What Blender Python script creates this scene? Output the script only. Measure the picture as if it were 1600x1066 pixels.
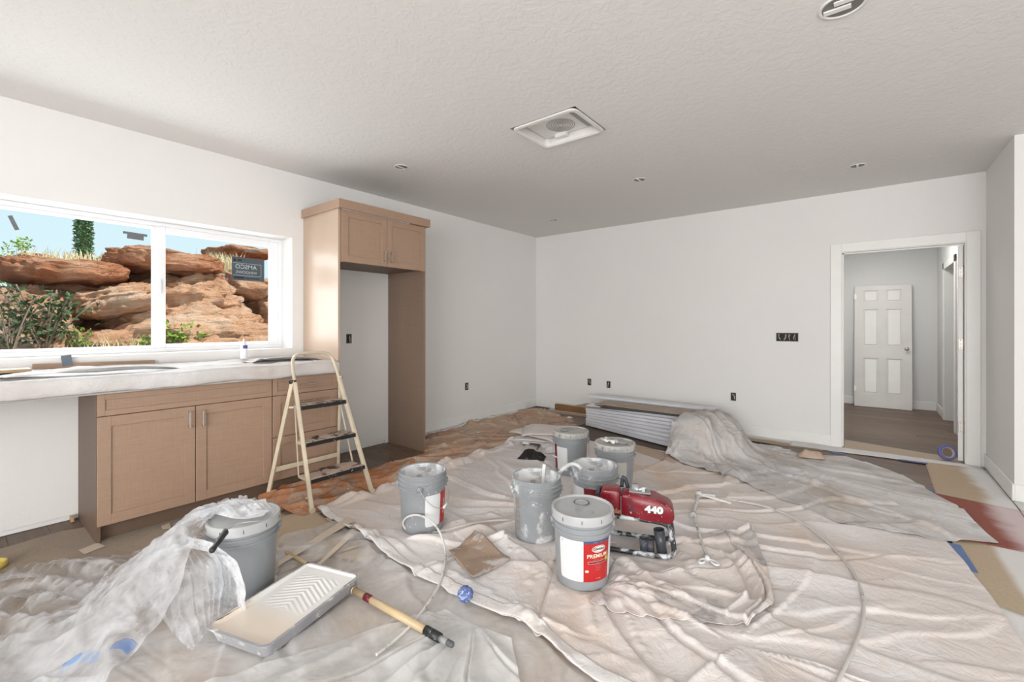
import bpy, bmesh, math, random
import numpy as np
from mathutils import Vector, Matrix, noise as mnoise
random.seed(7)
PI = math.pi
for o in list(bpy.data.objects): bpy.data.objects.remove(o)
SC = bpy.context.scene; COL = SC.collection

# ---------------------------------------------------------------- camera, world, sun, area lights, exposure
CX, CH, YAW, CEIL, D = 4.153, 1.30, math.radians(38.31), 2.702, 5.887
cam_d = bpy.data.cameras.new('camera'); cam = bpy.data.objects.new('camera', cam_d); COL.objects.link(cam)
cam.location = (CX, 0, CH); cam.rotation_euler = (PI/2, 0, YAW)
cam_d.sensor_width = 36; cam_d.lens = 15.75; cam_d.shift_y = -25/1600; cam_d.clip_start = .02; cam_d.clip_end = 300
SC.camera = cam
SC.view_settings.view_transform = 'Standard'; SC.view_settings.look = 'None'
SC.view_settings.exposure = 0.16; SC.view_settings.gamma = 1; SC.view_settings.use_curve_mapping = False
w = bpy.data.worlds.new('sky'); SC.world = w; w.use_nodes = True
nt = w.node_tree; nt.nodes.clear()
geo = nt.nodes.new('ShaderNodeTexCoord'); sep = nt.nodes.new('ShaderNodeSeparateXYZ'); rmp = nt.nodes.new('ShaderNodeValToRGB')
bg = nt.nodes.new('ShaderNodeBackground'); wo = nt.nodes.new('ShaderNodeOutputWorld')
rmp.color_ramp.elements[0].position = 0.0; rmp.color_ramp.elements[0].color = (.72, .86, .90, 1)
rmp.color_ramp.elements[1].position = .8; rmp.color_ramp.elements[1].color = (.30, .52, .80, 1)
e = rmp.color_ramp.elements.new(.22); e.color = (.60, .80, .88, 1)
nt.links.new(geo.outputs['Generated'], sep.inputs[0]); nt.links.new(sep.outputs['Z'], rmp.inputs[0])
nt.links.new(rmp.outputs[0], bg.inputs[0]); bg.inputs[1].default_value = 1.0; nt.links.new(bg.outputs[0], wo.inputs[0])
def add_light(name, kind, loc, energy, color, rot=None, to=None, size=None, size_y=None, angle=None):
    l = bpy.data.lights.new(name, kind); l.energy = energy; l.color = color
    if kind == 'AREA':
        l.shape = 'RECTANGLE'; l.size = size; l.size_y = size_y or size
    if angle: l.angle = angle
    o = bpy.data.objects.new(name, l); COL.objects.link(o); o.location = loc
    if to: o.rotation_euler = (Vector(to)-Vector(loc)).to_track_quat('-Z', 'Y').to_euler()
    return o
add_light('sun', 'SUN', (0, 0, 20), 5.2, (1, .95, .86), to=(-7, -4.5, 6), angle=math.radians(.6))
# daylight through the big glazed openings behind the photographer
add_light('daylight_rear_opening', 'AREA', (4.9, -4.05, 1.35), 268, (1, .985, .97), to=(4.9, 5, 1.35), size=3.8, size_y=2.1)
add_light('daylight_right_opening', 'AREA', (7.1, -.6, 1.25), 48, (1, .985, .96), to=(0, -.2, 1.3), size=3.0, size_y=2.1)
add_light('daylight_left_window', 'AREA', (-.34, .7, 1.6), 40, (.95, .98, 1), to=(3, .7, 1.3), size=2.5, size_y=.98)
add_light('hall_fill_light', 'AREA', (4.2, 7.6, 2.69), 20, (1, .97, .93), to=(4.2, 7.6, 0), size=.5, size_y=.5)  # unseen area light added to brighten the hall, not an actual ceiling fixture

# ---------------------------------------------------------------- helpers
def ray(px, py):
    u = (px-800)/700.; v = -(py-508)/700.
    return (-math.sin(YAW)+u*math.cos(YAW), math.cos(YAW)+u*math.sin(YAW), v)
def onz(px, py, z=0.):
    r = ray(px, py); t = (z-CH)/r[2]; return Vector((CX+t*r[0], t*r[1], z))
def onx(px, py, x=0.):
    r = ray(px, py); t = (x-CX)/r[0]; return Vector((x, t*r[1], CH+t*r[2]))
def tag(o, label=None, cat=None, group=None, kind=None):
    if label: o['label'] = label
    if cat: o['category'] = cat
    if group: o['group'] = group
    if kind: o['kind'] = kind
    return o
def thing(name, label, cat, loc=(0, 0, 0), rz=0, group=None):
    o = bpy.data.objects.new(name, None); COL.objects.link(o); o.location = loc; o.rotation_euler = (0, 0, rz)
    o.empty_display_size = .05
    return tag(o, label, cat, group)
class MB:
    def __init__(s): s.bm = bmesh.new(); s.mi = 0
    def _new(s, faces, smooth=False):
        for f in faces: f.material_index = s.mi; f.smooth = smooth
    def box(s, lo, hi, bev=0, M=None, seg=2):
        lo, hi = Vector(lo), Vector(hi)
        r = bmesh.ops.create_cube(s.bm, size=1, matrix=Matrix.Translation((lo+hi)/2) @ Matrix.Diagonal(((hi-lo).x, (hi-lo).y, (hi-lo).z, 1)))
        vs = r['verts']
        if bev > 0:
            es = list({e for v in vs for e in v.link_edges})
            g = bmesh.ops.bevel(s.bm, geom=es, offset=bev, segments=seg, profile=.5, affect='EDGES', clamp_overlap=True)
            vs = list({v for f in g['faces'] for v in f.verts} | {v for v in vs if v.is_valid})
        fs = {f for v in vs for f in v.link_faces}
        s._new(fs, False)
        if M is not None: bmesh.ops.transform(s.bm, matrix=M, verts=vs)
        return vs
    def bar(s, a, b, w, h=None, up=(0, 0, 1), bev=0):
        a, b = Vector(a), Vector(b); d = b-a; L = d.length; h = h or w
        z = d.normalized(); x = Vector(up).cross(z)
        if x.length < 1e-4: x = Vector((1, 0, 0)).cross(z)
        x.normalize(); y = z.cross(x)
        M = Matrix.Translation(a) @ Matrix((x, y, z)).transposed().to_4x4()
        return s.box((-w/2, -h/2, 0), (w/2, h/2, L), bev, M)
    def lathe(s, prof, n=48, M=None, cap0=False, cap1=False, a0=0, a1=2*PI):
        full = abs(a1-a0-2*PI) < 1e-6; m = n if full else n+1
        rings = []
        for r, z in prof:
            rings.append([s.bm.verts.new((r*math.cos(a0+(a1-a0)*k/n), r*math.sin(a0+(a1-a0)*k/n), z)) for k in range(m)])
        fs = []
        for A, B in zip(rings, rings[1:]):
            for k in range(n):
                k2 = (k+1) % m
                fs.append(s.bm.faces.new((A[k], A[k2], B[k2], B[k])))
        if cap0: fs.append(s.bm.faces.new(rings[0][::-1]))
        if cap1: fs.append(s.bm.faces.new(rings[-1]))
        s._new(fs, True)
        vs = [v for R in rings for v in R]
        if M is not None: bmesh.ops.transform(s.bm, matrix=M, verts=vs)
        return vs
    def cyl(s, a, b, r, r2=None, n=20):
        a, b = Vector(a), Vector(b); d = b-a
        M = Matrix.Translation(a) @ d.to_track_quat('Z', 'Y').to_matrix().to_4x4()
        return s.lathe([(r, 0), (r if r2 is None else r2, d.length)], n, M, True, True)
    def tube(s, pts, r, n=10, closed=False, smooth_it=3, rf=None):
        P = [Vector(p) for p in pts]
        for _ in range(smooth_it):       # Chaikin
            Q = [] if closed else [P[0]]
            rng = range(len(P)) if closed else range(len(P)-1)
            for i in rng:
                a, b = P[i], P[(i+1) % len(P)]; Q += [a*.75+b*.25, a*.25+b*.75]
            if not closed: Q.append(P[-1])
            P = Q
        up = Vector((0, 0, 1)); rings = []; N = len(P); px = None
        for i, p in enumerate(P):
            t = (P[(i+1) % N]-P[i-1]) if closed else (P[min(i+1, N-1)]-P[max(i-1, 0)])
            t.normalize()
            if px is None:
                x = up.cross(t)
                if x.length < .1: x = Vector((1, 0, 0)).cross(t)
            else: x = px-t*px.dot(t)
            x.normalize(); px = x; y = t.cross(x); rr = r if rf is None else r*rf(i/(N-1))
            rings.append([s.bm.verts.new(p+(x*math.cos(2*PI*k/n)+y*math.sin(2*PI*k/n))*rr) for k in range(n)])
        fs = []
        R2 = rings+[rings[0]] if closed else rings
        for A, B in zip(R2, R2[1:]):
            for k in range(n): fs.append(s.bm.faces.new((A[k], A[(k+1) % n], B[(k+1) % n], B[k])))
        if not closed: fs += [s.bm.faces.new(rings[0][::-1]), s.bm.faces.new(rings[-1])]
        s._new(fs, True); return [v for R in rings for v in R]
    def prism(s, pts, z0, z1, M=None, bev=0):
        lo = [s.bm.verts.new((p[0], p[1], z0)) for p in pts]; hi = [s.bm.verts.new((p[0], p[1], z1)) for p in pts]
        n = len(pts); fs = [s.bm.faces.new(lo[::-1]), s.bm.faces.new(hi)]
        for k in range(n): fs.append(s.bm.faces.new((lo[k], lo[(k+1) % n], hi[(k+1) % n], hi[k])))
        s._new(fs); vs = lo+hi
        if bev:
            es = list({e for v in vs for e in v.link_edges})
            g = bmesh.ops.bevel(s.bm, geom=es, offset=bev, segments=2, profile=.5, affect='EDGES')
            vs = list({v for f in g['faces'] for v in f.verts} | {v for v in vs if v.is_valid})
            for f in {f for v in vs for f in v.link_faces}: f.material_index = s.mi
        if M is not None: bmesh.ops.transform(s.bm, matrix=M, verts=vs)
        return vs
    def build(s, name, mats, parent=None, autosmooth=None):
        me = bpy.data.meshes.new(name); s.bm.normal_update(); s.bm.to_mesh(me); s.bm.free()
        if not isinstance(mats, (list, tuple)): mats = [mats]
        for m in mats: me.materials.append(m)
        o = bpy.data.objects.new(name, me); COL.objects.link(o)
        if parent is not None: o.parent = parent
        if autosmooth: me.shade_smooth(); me.set_sharp_from_angle(angle=math.radians(autosmooth))
        return o
def pydata(name, V, Fs, mats, parent=None, smooth=True):
    me = bpy.data.meshes.new(name); me.from_pydata([tuple(v) for v in V], [], Fs)
    for m in (mats if isinstance(mats, (list, tuple)) else [mats]): me.materials.append(m)
    if smooth: me.shade_smooth()
    o = bpy.data.objects.new(name, me); COL.objects.link(o)
    if parent is not None: o.parent = parent
    return o
def boxobj(name, lo, hi, mat, parent=None, bev=0):
    b = MB(); b.box(lo, hi, bev); return b.build(name, mat, parent)

# ---------------------------------------------------------------- materials
class NM:
    def __init__(s, name, rough=.6, metal=0, spec=.5):
        s.m = bpy.data.materials.new(name); s.m.use_nodes = True; s.nt = s.m.node_tree
        s.b = s.nt.nodes['Principled BSDF']; s.b.inputs['Roughness'].default_value = rough
        s.b.inputs['Metallic'].default_value = metal; s.b.inputs['Specular IOR Level'].default_value = spec
        s.tc = s.nt.nodes.new('ShaderNodeTexCoord')
    def n(s, t, **k):
        x = s.nt.nodes.new(t)
        for a, v in k.items():
            if a in x.inputs: x.inputs[a].default_value = v
            else: setattr(x, a, v)
        return x
    def l(s, a, b): s.nt.links.new(a, b)
    def co(s, scale=(1, 1, 1), rot=(0, 0, 0), which='Object'):
        m = s.n('ShaderNodeMapping'); m.inputs['Scale'].default_value = scale; m.inputs['Rotation'].default_value = rot
        s.l(s.tc.outputs[which], m.inputs[0]); return m.outputs[0]
    def noise(s, scale, detail=4, rough=.55, co=None, dist=0):
        x = s.n('ShaderNodeTexNoise', Scale=scale, Detail=detail, Roughness=rough, Distortion=dist)
        s.l(co if co is not None else s.co(), x.inputs['Vector']); return x.outputs['Fac']
    def ramp(s, fac, stops):
        r = s.n('ShaderNodeValToRGB'); s.l(fac, r.inputs[0]); els = r.color_ramp.elements
        while len(els) < len(stops): els.new(.5)
        for e, (p, c) in zip(els, stops):
            e.position = p; e.color = (c, c, c, 1) if isinstance(c, (int, float)) else (*c, 1)
        return r.outputs[0]
    def mix(s, fac, a, b, blend='MIX'):
        x = s.n('ShaderNodeMix', data_type='RGBA', blend_type=blend)
        for i, v in ((0, fac), (6, a), (7, b)):
            if isinstance(v, (int, float)): x.inputs[i].default_value = v
            elif isinstance(v, tuple): x.inputs[i].default_value = (*v, 1)
            else: s.l(v, x.inputs[i])
        return x.outputs[2]
    def math(s, op, a, b=0.):
        x = s.n('ShaderNodeMath', operation=op)
        for i, v in ((0, a), (1, b)):
            if isinstance(v, (int, float)): x.inputs[i].default_value = v
            else: s.l(v, x.inputs[i])
        return x.outputs[0]
    def smooth(s, fac, a, b):
        x = s.n('ShaderNodeMapRange'); x.interpolation_type = 'SMOOTHSTEP'; s.l(fac, x.inputs[0])
        x.inputs[1].default_value = a; x.inputs[2].default_value = b; return x.outputs[0]
    def col(s, c):
        if isinstance(c, tuple): s.b.inputs['Base Color'].default_value = (*c, 1)
        else: s.l(c, s.b.inputs['Base Color'])
        return s
    def bump(s, h, strength=.3, dist=.002):
        b = s.n('ShaderNodeBump', Strength=strength, Distance=dist); s.l(h, b.inputs['Height']); s.l(b.outputs[0], s.b.inputs['Normal']); return s
def plain(name, c, rough=.5, metal=0, var=.06, scale=6, bump=0, bscale=60, spec=.5):
    m = NM(name, rough, metal, spec)
    f = m.noise(scale, 3); m.col(m.ramp(f, [(.3, tuple(x*(1-var) for x in c)), (.7, tuple(min(1, x*(1+var)) for x in c))]))
    if bump: m.bump(m.noise(bscale, 3), bump, .002)
    return m.m
def splattered(name, base, paint, amount=.5, rough=.45, scale=9, fine=70):
    """a surface with dried paint smears and droplets on it"""
    m = NM(name, rough)
    big = m.smooth(m.noise(scale, 6, .65, dist=.6), 1-amount-.06, 1-amount+.06)
    sm = m.smooth(m.noise(fine, 3, .6), .66, .70)
    f = m.math('MAXIMUM', big, sm)
    b = m.ramp(m.noise(5, 3), [(.3, tuple(x*.88 for x in base)), (.7, tuple(min(1, x*1.1) for x in base))])
    m.col(m.mix(f, b, paint)); m.bump(f, .25, .001)
    return m.m

def wall_mat(name, c, sc=34, st=.22):
    m = NM(name, .75, spec=.3)
    f = m.noise(1.2, 3); m.col(m.ramp(f, [(.3, tuple(x*.975 for x in c)), (.7, c)]))
    n1 = m.noise(sc, 5, .6, dist=.8); m.bump(m.smooth(n1, .38, .62), st, .004)
    return m.m
WALL = wall_mat('painted_drywall', (.83, .815, .80), 60, .10)
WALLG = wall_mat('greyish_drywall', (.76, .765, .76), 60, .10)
def ceiling_mat():
    m = NM('knockdown_ceiling', .8, spec=.2)
    m.col((.775, .755, .735))
    co = m.co((1, 1, 1))
    n1 = m.noise(17, 6, .6, co, .9); n2 = m.noise(45, 4, .6, co, .5)
    h = m.math('ADD', m.smooth(n1, .44, .56), m.math('MULTIPLY', n2, .5)); m.bump(h, .22, .005); return m.m
CEILM = ceiling_mat()
TRIM = plain('white_trim_paint', (.84, .83, .81), .35, var=.02)
VINYL = plain('white_window_vinyl', (.86, .87, .89), .3, var=.02)
def cabinet_mat(name='tan_textured_laminate', c=(.385, .255, .178)):
    m = NM(name, .5)
    g = m.noise(1, 5, .7, m.co((260, 260, 9))); w = m.noise(1, 3, .6, m.co((8, 8, 140)))
    t = m.mix(.45, g, w); m.col(m.ramp(t, [(.32, tuple(x*.87 for x in c)), (.68, tuple(x*1.12 for x in c))]))
    m.bump(t, .25, .0008); return m.m
CAB = cabinet_mat()
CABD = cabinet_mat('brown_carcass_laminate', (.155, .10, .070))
NICKEL = plain('brushed_nickel', (.52, .49, .46), .45, 1, var=.05, scale=40)
def plank_mat():
    m = NM('brown_vinyl_plank', .45)
    oi = m.n('ShaderNodeObjectInfo'); co = m.co((2.2, 26, 26))
    ad = m.n('ShaderNodeVectorMath', operation='ADD'); m.l(co, ad.inputs[0]); m.l(oi.outputs['Location'], ad.inputs[1])
    g = m.noise(1.0, 6, .65, ad.outputs[0], .5)
    c = m.ramp(g, [(.28, (.085, .052, .034)), (.5, (.165, .112, .080)), (.74, (.27, .20, .15))])
    r = m.ramp(oi.outputs['Random'], [(0, (.72, .70, .69)), (1, (1.15, 1.1, 1.05))]); m.col(m.mix(1.0, c, r, 'MULTIPLY'))
    m.bump(g, .2, .001); return m.m
PLANK = plank_mat()
GLASS = None
def glass_mat():
    m = bpy.data.materials.new('window_glass'); m.use_nodes = True; nt = m.node_tree; nt.nodes.clear()
    t = nt.nodes.new('ShaderNodeBsdfTransparent'); t.inputs[0].default_value = (.985, .995, .995, 1)
    g = nt.nodes.new('ShaderNodeBsdfGlossy'); g.inputs['Roughness'].default_value = .02
    f = nt.nodes.new('ShaderNodeFresnel'); f.inputs[0].default_value = 1.1; x = nt.nodes.new('ShaderNodeMixShader'); o = nt.nodes.new('ShaderNodeOutputMaterial')
    nt.links.new(f.outputs[0], x.inputs[0]); nt.links.new(t.outputs[0], x.inputs[1]); nt.links.new(g.outputs[0], x.inputs[2]); nt.links.new(x.outputs[0], o.inputs[0]); return m
GLASS = glass_mat()
DARK = plain('dark_recess', (.03, .03, .03), .8)
# ================================================================= the room
def struct(name, fn, mat, parent=None):
    b = MB(); fn(b); o = b.build(name, mat, parent)
    if parent is None: o['kind'] = 'structure'
    return o
WY0, WY1, WZ0, WZ1 = -.95, 1.985, 1.088, 2.106          # left window opening
RY = -4.2; RX = 7.2; JX, JY = 5.014, 4.90
def f(b):
    b.box((-.30, RY, .035), (0, 3.0, WZ0)); b.box((-.30, RY, 0), (-.015, 3.0, .035)); b.box((-.30, 3.0, 0), (0, D+.12, WZ0)); b.box((-.30, RY, WZ1), (0, D+.12, CEIL)); b.box((-.30, RY, WZ0), (0, WY0, WZ1)); b.box((-.30, WY1, WZ0), (0, D+.12, WZ1))
struct('wall_left', f, WALL)
DX0, DX1, DZ = 3.956, 4.877, 2.064
def f(b):
    b.box((0, D, 0), (DX0-.02, D+.12, CEIL)); b.box((DX1+.02, D, 0), (JX+.12, D+.12, CEIL)); b.box((DX0-.02, D, DZ+.02), (DX1+.02, D+.12, CEIL))
struct('wall_back', f, WALL)
struct('wall_right', lambda b: b.box((JX, JY, 0), (RX+.3, D, CEIL)), WALL)
def f(b):
    b.box((0, RY-.2, 0), (3.0, RY, CEIL)); b.box((6.8, RY-.2, 0), (RX, RY, CEIL)); b.box((3.0, RY-.2, 2.42), (6.8, RY, CEIL)); b.box((3.0, RY-.2, 0), (6.8, RY, .28))
struct('wall_front', f, WALL)
def f(b):
    b.box((RX, RY, 0), (RX+.2, -2.12, CEIL)); b.box((RX, .92, 0), (RX+.2, JY, CEIL)); b.box((RX, -2.12, 2.32), (RX+.2, .92, CEIL)); b.box((RX, -2.12, 0), (RX+.2, .92, .2))
struct('wall_far_right', f, WALL)
FAN = (2.155, 2.50, 2.69, 2.955)                          # hole for the bath fan housing
def f(b):
    x0, y0, x1, y1 = FAN; z0, z1 = CEIL, CEIL+.25
    b.box((-.3, RY, z0), (x0, D+.12, z1)); b.box((x1, RY, z0), (RX+.3, D+.12, z1)); b.box((x0, RY, z0), (x1, y0, z1)); b.box((x0, y1, z0), (x1, D+.12, z1)); b.box((x0, y0, z1-.03), (x1, y1, z1))
struct('ceiling', f, CEILM)
floor = struct('floor', lambda b: b.box((-.3, RY, -.2), (RX+.3, 9.6, -.007)), plain('subfloor', (.12, .09, .07), .8))
# planks of the vinyl floor wherever it can be seen
pm = MB(); pm.box((0, 0, -.007), (1.2, .1775, 0), .0008, seg=1); proto = pm.build('plank', PLANK, floor)
first = True
def plank_row(x0, x1, y, sh):
    global first
    x = x0-sh
    while x < x1:
        a, b_ = max(x, x0), min(x+1.2, x1)
        if b_-a > .05:
            if first: o = proto; first = False
            else: o = proto.copy(); COL.objects.link(o); o.parent = floor
            o.location = (a, y, 0); o.scale = ((b_-a-.0015)/1.2, 1, 1)
        x += 1.2
rr = random.Random(3)
for k in range(23): plank_row(0, 1.3, -1.2+k*.179, rr.random()*1.2)
for k in range(23, 39): plank_row(0, 1.25, -1.2+k*.179, rr.random()*1.2)
for k in range(10): plank_row(3.3, JX, D-.179*(k+1)+.02, rr.random()*1.2)
for k in range(20): plank_row(3.62, 5.3, D+.02+k*.179, rr.random()*1.2)
# baseboards
def board(name, segs, h=.125):
    b = MB()
    for (x0, y0, x1, y1) in segs: b.box((x0, y0, 0), (x1, y1, h), .003, seg=1)
    o = b.build(name, TRIM); o['kind'] = 'structure'
board('baseboard_left', [(0, 3.08, .014, D)])
board('baseboard_back', [(0.014, D-.014, DX0-.098, D)])
board('baseboard_right', [(JX-.014, JY-.014, JX, D), (JX, JY-.014, RX, JY)])
# doorway
def f(b):
    b.box((DX0-.02, D-.004, 0), (DX0, D+.124, DZ)); b.box((DX1, D-.004, 0), (DX1+.02, D+.124, DZ)); b.box((DX0-.02, D-.004, DZ), (DX1+.02, D+.124, DZ+.02))
    b.box((DX0, D+.06, 0), (DX0+.011, D+.075, DZ)); b.box((DX0, D+.06, DZ-.011), (DX1, D+.075, DZ))
struct('trim_1', f, TRIM)
def f(b):
    w_, t = .095, .016
    b.box((DX0-.006-w_, D-t, 0), (DX0-.006, D, DZ+.006+w_), .003, seg=1); b.box((DX1+.006, D-t, 0), (DX1+.006+w_, D, DZ+.006+w_), .003, seg=1)
    b.box((DX0-.006, D-t, DZ+.006), (DX1+.006, D, DZ+.006+w_), .003, seg=1)
struct('trim_2', f, TRIM)
# open door leaf, swung into the hall and seen almost edge-on
door = tag(bpy.data.objects.new('door_1', None), kind='structure'); COL.objects.link(door)
door.location = (DX1-.004, D+.075, 0); door.rotation_euler = (0, 0, math.radians(-7.5))
b = MB(); b.box((-.035, 0, .012), (0, .80, 2.05), .002, seg=1)
for (y0, y1) in ((.1, .36), (.44, .70)):
    for (z0, z1) in ((.2, .78), (.95, 1.5), (1.62, 1.9)): b.box((-.037, y0, z0), (.002, y1, z1), .006, seg=1)
b.build('leaf', TRIM, door)
for z in (.33, 1.12, 1.80):
    b = MB(); b.box((-.032, -.0035, z-.05), (.004, .001, z+.05), .0012, seg=1); b.cyl((.006, -.004, z-.052), (.006, -.004, z+.052), .007, n=10)
    for dz in (-.035, 0, .035): b.cyl((-.016, -.0045, z+dz), (-.016, -.003, z+dz), .004, n=8)
    b.build('hinge', NICKEL, door)
# hall beyond
HY = 9.3
def f(b): b.box((3.4, HY, 0), (5.6, HY+.15, CEIL))
struct('wall_hall_back', f, WALLG)
def f(b):
    b.box((5.0, 8.47, 0), (5.15, HY, CEIL)); b.box((5.0, D+.12, 0), (5.15, 7.55, CEIL)); b.box((5.0, 7.55, 2.06), (5.15, 8.47, CEIL)); b.box((5.9, 7.3, 0), (6.0, 8.8, CEIL))
    b.box((5.15, 8.47, 0), (6.0, 8.6, CEIL)); b.box((5.15, 7.4, 0), (6.0, 7.55, CEIL))
struct('wall_hall_right', f, WALLG)
struct('wall_hall_left', lambda b: b.box((3.47, D+.12, 0), (3.62, HY, CEIL)), WALLG)
def f(b): b.box((3.47, D+.12, CEIL), (6.0, HY+.15, CEIL+.25))
tag(struct('ceiling_hall', f, WALLG), kind='structure')
board('baseboard_hall', [(3.62, HY-.014, 5.0, HY), (4.986, 8.56, 5.0, HY)])
def f(b):
    b.box((4.984, 8.47, 0), (5.0, 8.56, 2.15), .003, seg=1); b.box((4.984, 7.46, 0), (5.0, 7.55, 2.15), .003, seg=1); b.box((4.984, 7.46, 2.06), (5.0, 8.56, 2.15), .003, seg=1)
struct('trim_3', f, TRIM)
# six-panel door leaning in the hall
def panel_door(name, label, W, H, T, loc, rz, tilt):
    r = thing(name, label, 'door', loc, rz); r.rotation_euler = (tilt, 0, rz)
    b = MB(); b.box((0, .012, 0), (W, T, H), .002, seg=1)
    xs = [0, .115*W/.7, .5*W-.05, .5*W+.05, W-.115*W/.7, W]
    zs = [0, .215, .77, .97, 1.55, 1.67, 1.855, H]
    for x0, x1 in ((xs[0], xs[1]), (xs[2], xs[3]), (xs[4], xs[5])): b.box((x0, 0, 0), (x1, .013, H), .002, seg=1)
    for z0, z1 in ((zs[0], zs[1]), (zs[2], zs[3]), (zs[4], zs[5]), (zs[6], zs[7])): b.box((.005, .0004, z0), (W-.005, .0134, z1), .002, seg=1)
    b.build('leaf', plain('primed_door_paint', (.75, .735, .715), .5, var=.05, scale=3), r)
    for x0, x1 in ((xs[1], xs[2]), (xs[3], xs[4])):
        for z0, z1 in ((zs[1], zs[2]), (zs[3], zs[4]), (zs[5], zs[6])):
            b = MB(); b.box((x0+.018, .003, z0+.018), (x1-.018, .0135, z1-.018), .006, seg=1); b.build('panel', TRIM, r)
    b = MB(); b.lathe([(.026, 0), (.026, .006), (.012, .012), (.012, .03), (.026, .045), (.027, .058), (.018, .068), (0.001, .07)], 20, Matrix.Translation((W-.062, 0, .93)) @ Matrix.Rotation(PI/2, 4, 'X'))
    b.build('knob', NICKEL, r)
    for z in (.28, 1.76):
        b = MB(); b.box((-.004, .004, z-.045), (.03, -.002, z+.045), .001, seg=1); b.build('hinge', NICKEL, r)
    return r
panel_door('loose_door', 'white six panel door taken off its hinges, leaning against the hall wall', .70, 1.93, .04, (4.005, 9.07, 0.004), math.radians(-.5), math.radians(-4.6))

# window_1 in the left wall
win = tag(bpy.data.objects.new('window_1', None), kind='structure'); COL.objects.link(win)
X0, X1 = -.27, -.20
b = MB()
b.box((X0, WY0, WZ0), (X1, WY1, WZ0+.03), .003); b.box((X0, WY0, WZ1-.03), (X1, WY1, WZ1), .003)
b.box((X0, WY1-.035, WZ0+.03), (X1, WY1, WZ1-.03), .003); b.box((X0, WY0, WZ0+.03), (X1, WY0+.035, WZ1-.03), .003)
b.box((X0+.012, 1.005, WZ0+.03), (X1-.03, 1.055, WZ1-.03), .003)
b.build('window_frame', VINYL, win)
b = MB(); y0, y1, z0, z1 = 1.03, 1.95, WZ0+.03, WZ1-.03
for lo, hi in (((X1-.03, y0, z0), (X1-.003, y0+.055, z1)), ((X1-.03, y1-.078, z0), (X1-.003, y1, z1)), ((X1-.03, y0+.055, z0), (X1-.003, y1-.078, z0+.032)), ((X1-.03, y0+.055, z1-.05), (X1-.003, y1-.078, z1))): b.box(lo, hi, .004)
b.box((X1-.003, y0+.006, 1.55), (X1+.012, y0+.026, 1.66), .004)
b.build('sliding_sash', VINYL, win)
b = MB(); y0, y1 = WY0+.035, 1.015
for lo, hi in (((X0+.02, y0, z0), (X0+.045, y1, z0+.022)), ((X0+.02, y0, z1-.022), (X0+.045, y1, z1)), ((X0+.02, y0, z0+.02), (X0+.045, y0+.03, z1-.02))): b.box(lo, hi, .002)
b.build('fixed_sash', VINYL, win)
boxobj('glass_pane', (-.218, 1.08, WZ0+.055), (-.213, 1.88, WZ1-.07), GLASS, win)
boxobj('glass_pane', (-.243, WY0+.06, WZ0+.045), (-.238, 1.01, WZ1-.045), GLASS, win)
# window_2 / window_3: the glazed openings behind the photographer (only their frames)
for nm, segs in (('window_2', [((3.0, RY-.12, .28), (3.06, RY-.04, 2.42)), ((6.74, RY-.12, .28), (6.8, RY-.04, 2.42)), ((3.0, RY-.12, .28), (6.8, RY-.04, .34)), ((3.0, RY-.12, 2.36), (6.8, RY-.04, 2.42)), ((4.87, RY-.12, .28), (4.93, RY-.04, 2.42))]),
                 ('window_3', [((RX+.04, -2.12, .2), (RX+.12, -2.06, 2.32)), ((RX+.04, .86, .2), (RX+.12, .92, 2.32)), ((RX+.04, -2.12, .2), (RX+.12, .92, .26)), ((RX+.04, -2.12, 2.26), (RX+.12, .92, 2.32))])):
    b = MB()
    for lo, hi in segs: b.box(lo, hi, .004)
    b.build(nm, VINYL)['kind'] = 'structure'
# tape and manufacturer's sticker on the glass
TAPE = plain('grey_tape', (.13, .14, .145), .5, var=.15, scale=60)
def tape(label, c, w_, h_, ang, x=-.211, extra=None):
    b = MB(); M = Matrix.Translation((x, c[0], c[1])) @ Matrix.Rotation(ang, 4, 'X')
    b.box((0, -w_/2, -h_/2), (.0012, w_/2, h_/2), 0, M)
    if extra: b.box((.0012, extra[0], extra[1]), (.0022, extra[2], extra[3]), 0, M)
    return tag(b.build('tape_strip', TAPE), label, 'tape')
tape('small slanted dark tape strip high on the left window pane', (.279, 1.971), .022, .095, math.radians(20), -.2375)
tape('dark tape piece on the window glass just left of the central mullion', (.905, 1.976), .10, .042, math.radians(-2), -.2375, (-.075, .012, .07, .03))
tape('thin dark tape strip on the glass above the dark sticker', (1.716, 1.965), .105, .013, math.radians(2))
STK = plain('dark_sticker', (.065, .085, .10), .5, var=.1); SLN = plain('sticker_line_ink', (.42, .47, .50), .5); SDK = plain('sticker_black_ink', (.015, .018, .03), .5)
def text_mesh(txt, size, align='CENTER', bold=0.0, spacing=1.0):
    cu = bpy.data.curves.new('t', 'FONT'); cu.body = txt; cu.size = size; cu.align_x = align; cu.align_y = 'CENTER'; cu.offset = bold; cu.space_character = spacing
    cu.resolution_u = 3
    o = bpy.data.objects.new('t', cu); COL.objects.link(o); dg = bpy.context.evaluated_depsgraph_get(); me = bpy.data.meshes.new_from_object(o.evaluated_get(dg))
    bpy.data.objects.remove(o); bpy.data.curves.remove(cu); return me
def flat_text(txt, size, M, mat, parent, name='lettering', **k):
    me = text_mesh(txt, size, **k); me.transform(M); me.materials.clear(); me.materials.append(mat)
    o = bpy.data.objects.new(name, me); COL.objects.link(o); o.parent = parent; return o
st = thing('window_sticker', 'dark square manufacturer sticker on the right window pane, lettering seen reversed', 'sticker', (-.2125, 1.695, 1.80))
b = MB(); b.box((0, -.135, -.103), (.001, .135, .103)); b.build('sheet', STK, st)
b = MB()
for lo, hi in (((.001, -.125, -.06), (.0016, .105, -.057)), ((.001, -.125, .048), (.0016, .105, .051)), ((.001, .105, -.06), (.0016, .108, .051))): b.box(lo, hi)
b.build('border_line', SLN, st)
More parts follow.
